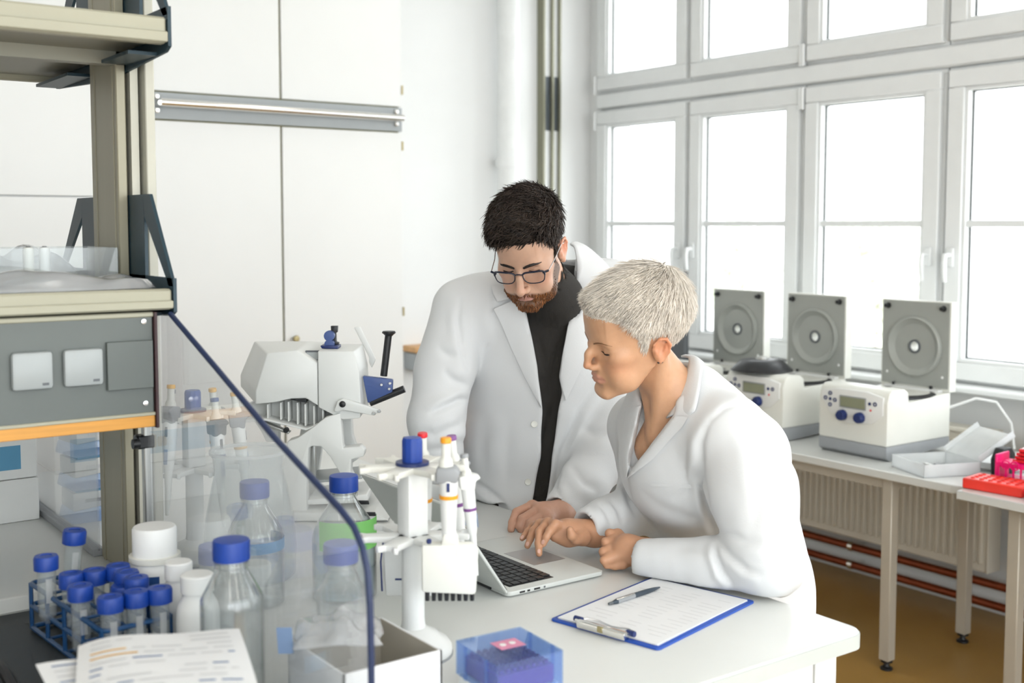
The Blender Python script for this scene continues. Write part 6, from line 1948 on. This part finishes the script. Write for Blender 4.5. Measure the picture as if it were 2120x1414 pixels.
# coat
BC = head_axes(math.radians(8), math.radians(14), 0)
fc = Field((1.40, 1.98, .36), (2.30, 2.92, 1.62), .0052)
def torso(f, d):
    f.ell(P(1122, 735, 2.92), (.200 - d, .128 - d, .200 - d), BC, k=0)
    f.ell(P(1108, 890, 2.985), (.183 - d, .128 - d, .22 - d), BC, k=.07)
    f.ell(P(1104, 1060, 3.05), (.195 - d, .135 - d, .24 - d), head_axes(math.radians(8), math.radians(4), 0), k=.07)
    f.cone(P(1000, 638, 2.87), P(1262, 612, 2.94), .082 - d, .082 - d, k=.05)
    f.cone(P(1150, 600, 2.90), P(1010, 635, 2.87), .062 - d, .062 - d, k=.05)
    f.cone(P(1160, 590, 2.92), P(1290, 600, 2.96), .066 - d, .062 - d, k=.05)
torso(fc, 0)
fc.cone(P(1104, 1100, 3.06), P(1110, 1420, 3.14), .185, .20, k=.06)
fc.chain([P(958, 640, 2.86), P(922, 760, 2.835), P(903, 868, 2.80)], [.076, .070, .066], k=.022)
fc.chain([P(903, 868, 2.80), P(905, 950, 2.83), (1.645, 2.595, .975)], [.066, .056, .045], k=.02)
fc.chain([P(1292, 625, 2.95), P(1282, 780, 2.93), P(1256, 935, 2.88)], [.077, .073, .068], k=.03)
fc.chain([P(1256, 935, 2.88), P(1205, 1010, 2.81), P(1160, 1056, 2.748)], [.066, .054, .044], k=.03)
fc.cone(P(1158, 1058, 2.742), P(1140, 1072, 2.712), .033, .040, k=.010, sub=True)
fc.cone(nk0, P(1150, 612, 2.84), .064, .070, k=.015, sub=True)
OP = [(1085, 628), (1101, 700), (1113, 760), (1123, 850), (1119, 950), (1103, 1036), (1098, 1120), (1126, 1120), (1130, 1040), (1136, 1000), (1150, 890), (1158, 840), (1163, 812), (1157, 780), (1166, 720), (1182, 640), (1188, 575), (1194, 520), (1130, 540)]
def cut_m(G):
    s = G.shape[:3]; px, py, w = project_np(G.reshape(-1, 3).astype(float))
    return np.maximum(poly_sdf(px, py, OP) / 840.0, w - 2.98 - (py - 700) * .0002).reshape(s)
fc.op(cut_m, np.array(P(1130, 1120, 2.9)) - np.array([.2, .25, .05]), np.array(P(1130, 520, 2.9)) + np.array([.2, .25, .05]), .004, True)
fc.op(bench_cut, fc.lo, fc.lo + fc.h * fc.n, 0.0, True)
fc.D[:, :, :8] = np.maximum(fc.D[:, :, :8], .02)
Vk, Qk = biggest(*fc.mesh(2)); Nk = normals_of(Vk, Qk)
Vk = folds(Vk, Nk, [
    ([(975, 825), (950, 828), (915, 845), (885, 860)], .008, 9), ([(970, 800), (940, 790), (915, 765)], .006, 12), ([(960, 745), (925, 735), (905, 720)], .005, 12),
    ([(955, 610), (948, 660), (955, 720), (972, 790)], .005, 8), ([(990, 600), (988, 700), (1000, 800)], .003, 16), ([(1030, 600), (1022, 650), (1030, 720)], .003, 14),
    ([(1010, 860), (1000, 930), (1010, 1000)], .004, 16), ([(970, 985), (985, 1000), (1010, 1015), (1045, 1040)], .007, 7), ([(985, 1010), (1020, 1030), (1050, 1050)], .005, 8),
    ([(1150, 1005), (1162, 940), (1200, 850), (1235, 800)], .008, 10), ([(1165, 1040), (1150, 1010), (1152, 990)], .004, 8), ([(1180, 960), (1210, 1000), (1240, 1015)], .005, 12), ([(1200, 880), (1230, 900), (1260, 890)], .004, 14),
    ([(870, 890), (900, 900), (950, 880), (980, 850)], .006, 14), ([(880, 930), (920, 925), (960, 905)], .005, 12), ([(1060, 860), (1050, 950), (1050, 1020)], .003, 18),
])
Vk = Vk + Nk * (noise3(Vk, 20, 6) * .0024 + noise3(Vk, 55, 9) * .0008)[:, None]
mesh_obj('lab_coat', rel(Vk, mn), Qk, M_COAT, mn)
flap('lapel', mn, fc, [(1022, 640), (1040, 676), (1058, 720), (1086, 780), (1119, 842)], [(1074, 616), (1090, 645), (1104, 695), (1114, 740), (1124, 846)], 2.5, 3.1, off=.006)
flap('collar', mn, fc, [(1018, 592), (1020, 606), (1030, 624)], [(1062, 590), (1070, 604), (1074, 614)], 2.5, 3.1, off=.010, nv=10)
flap('lapel', mn, fc, [(1191, 560), (1187, 600), (1181, 650), (1166, 730), (1160, 790)], [(1256, 575), (1236, 640), (1222, 700), (1206, 760), (1172, 830)], 2.5, 3.1, off=.006)
cm = []
for a, b_ in (((1190, 600, 2.835), (1206, 606, 2.830)), ((1194, 575, 2.825), (1232, 584, 2.830)), ((1195, 552, 2.825), (1263, 560, 2.845)), ((1193, 530, 2.835), (1240, 532, 2.875)), ((1189, 512, 2.855), (1215, 511, 2.91)), ((1180, 506, 2.89), (1196, 502, 2.95))):
    A_, B_ = np.array(P(*a)), np.array(P(*b_)); cm.append([tuple(A_ * (1 - u) + B_ * u + np.array([0, 0, .003 * math.sin(math.pi * u)])) for u in np.linspace(0, 1, 7)])
sheet('collar', mn, cm, M_COAT)
for bxp in ((1106, 878), (1093, 998)):
    pw, ok = fc.march([bxp[0]], [bxp[1]], 2.5, 3.1)
    b = MB(); b.lathe([(0, -.001), (.0075, -.001), (.0085, 0), (.0075, .003), (.005, .0022), (0, .0022)], Vector(pw[0]) - Vector(mn.location), 18, ax=-(F_DIR)); b.build('button', M_CREAMP, mn)
# t-shirt
ft = Field(np.array(P(1000, 1100, 2.95)) - np.array([.22, .25, .18]), np.array(P(1250, 560, 2.9)) + np.array([.30, .28, .12]), .006)
torso(ft, .022)
ft.cone(P(1104, 1080, 3.06), P(1108, 1180, 3.08), .16, .165, k=.06)
ft.cone(P(1152, 622, 2.86), P(1146, 650, 2.90), .066, .068, k=.02)
nkm = nk1 * .38 + nk0 * .62
ft.cone(nkm, nk1, .057, .061, k=.012); ft.cone(nk1, P(1140, 700, 2.925), .062, .080, k=.03)
ft.cone(nk0, nkm, .056, .0535, k=.002, sub=True)
Vt, Qt = biggest(*ft.mesh(2)); Nt = normals_of(Vt, Qt)
Vt = folds(Vt, Nt, [([(1110, 690), (1125, 740), (1130, 800)], .004, 12), ([(1160, 700), (1140, 780), (1135, 860)], .004, 12), ([(1150, 820), (1135, 880), (1122, 930)], .005, 10)])
mesh_obj('t_shirt', rel(Vt, mn), Qt, M_TEE, mn)
nrg = []
ctr = np.array(P(1150, 612, 2.82)); 
# trousers and shoes
ft = Field((1.66, 2.10, -.01), (2.16, 2.80, 1.0), .009)
hipM = np.array(P(1106, 1110, 3.06))
for s, fx, fy in ((-1, 1.88, 2.32), (1, 1.93, 2.58)):
    ft.chain([(hipM[0] + .02, hipM[1] + .09 * s, .86), (fx, fy, .48), (fx + .02, fy, .07)], [.11, .075, .058], k=.03)
Vt, Qt = biggest(*ft.mesh(2)); mesh_obj('trousers', rel(Vt, mn), Qt, M_TROUS, mn)
for fx, fy in ((1.88, 2.32), (1.93, 2.58)):
    fs = Field((fx - .28, fy - .09, -.01), (fx + .14, fy + .09, .16), .005)
    fs.chain([(fx + .06, fy, .048), (fx - .06, fy, .048), (fx - .18, fy, .034)], [.046, .046, .032], k=.02); fs.cone((fx + .03, fy, .05), (fx + .03, fy, .11), .046, .05, k=.02)
    fs.D = np.maximum(fs.D, -(fs.lo[2] + fs.h * np.arange(fs.n[2]) - .002)[None, None, :])
    Vs, Qs = fs.mesh(1); mesh_obj('shoe', rel(Vs, mn), Qs, M_SHOE, mn)
# ------------------------------------------------------------------ outside: pale ground and garden trees beyond the windows
M_GRND = mat('courtyard_paving', (.62, .62, .58, 1), .9, var=.08, scale=.6)
struct(MB().bx(4.9, 70, -40, 60, -3.3, -3.2).build('ground_outside', M_GRND, smooth=0))
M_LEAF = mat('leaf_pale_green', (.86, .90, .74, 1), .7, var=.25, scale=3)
M_TRUNK = mat('bark_grey', (.42, .38, .33, 1), .9, var=.2)
for k, (x, y, hgt, rad, lab) in enumerate(((20.5, 15.2, 5.4, 1.4, 'pale green tree beyond the third window from the corner'), (15.6, 8.2, 4.9, .9, 'small pale tree beyond the rightmost window'), (24.0, 22.6, 4.9, 1.2, 'faint tree beyond the second window from the corner'))):
    t = thing('garden_tree', lab, 'tree', (x, y, -3.2), group='garden trees outside')
    MB().tube([(0, 0, 0), (.05, .02, hgt * .4), (0, .05, hgt * .75)], [.16, .12, .05], n=10).build('trunk', M_TRUNK, t)
    r2 = np.random.RandomState(k + 5); n = 2600
    d = r2.normal(0, 1, (n, 3)); d /= np.linalg.norm(d, axis=1, keepdims=True)
    c = d * (rad * r2.uniform(.35, 1, (n, 1)) ** .6) * np.array([1, 1, 1.25]); c += np.array([0, 0, hgt - rad * 1.1])
    c += .35 * rad * np.stack([noise3(c, 2.2, 1), noise3(c, 2.2, 2), noise3(c, 2.2, 3)], 1)
    u = r2.normal(0, 1, (n, 3)); u /= np.linalg.norm(u, axis=1, keepdims=True); v = np.cross(u, d); v /= np.linalg.norm(v, axis=1, keepdims=True) + 1e-6
    L = .11
    V = np.stack([c - u * L, c + v * L * .5, c + u * L, c - v * L * .5], 1).reshape(-1, 3)
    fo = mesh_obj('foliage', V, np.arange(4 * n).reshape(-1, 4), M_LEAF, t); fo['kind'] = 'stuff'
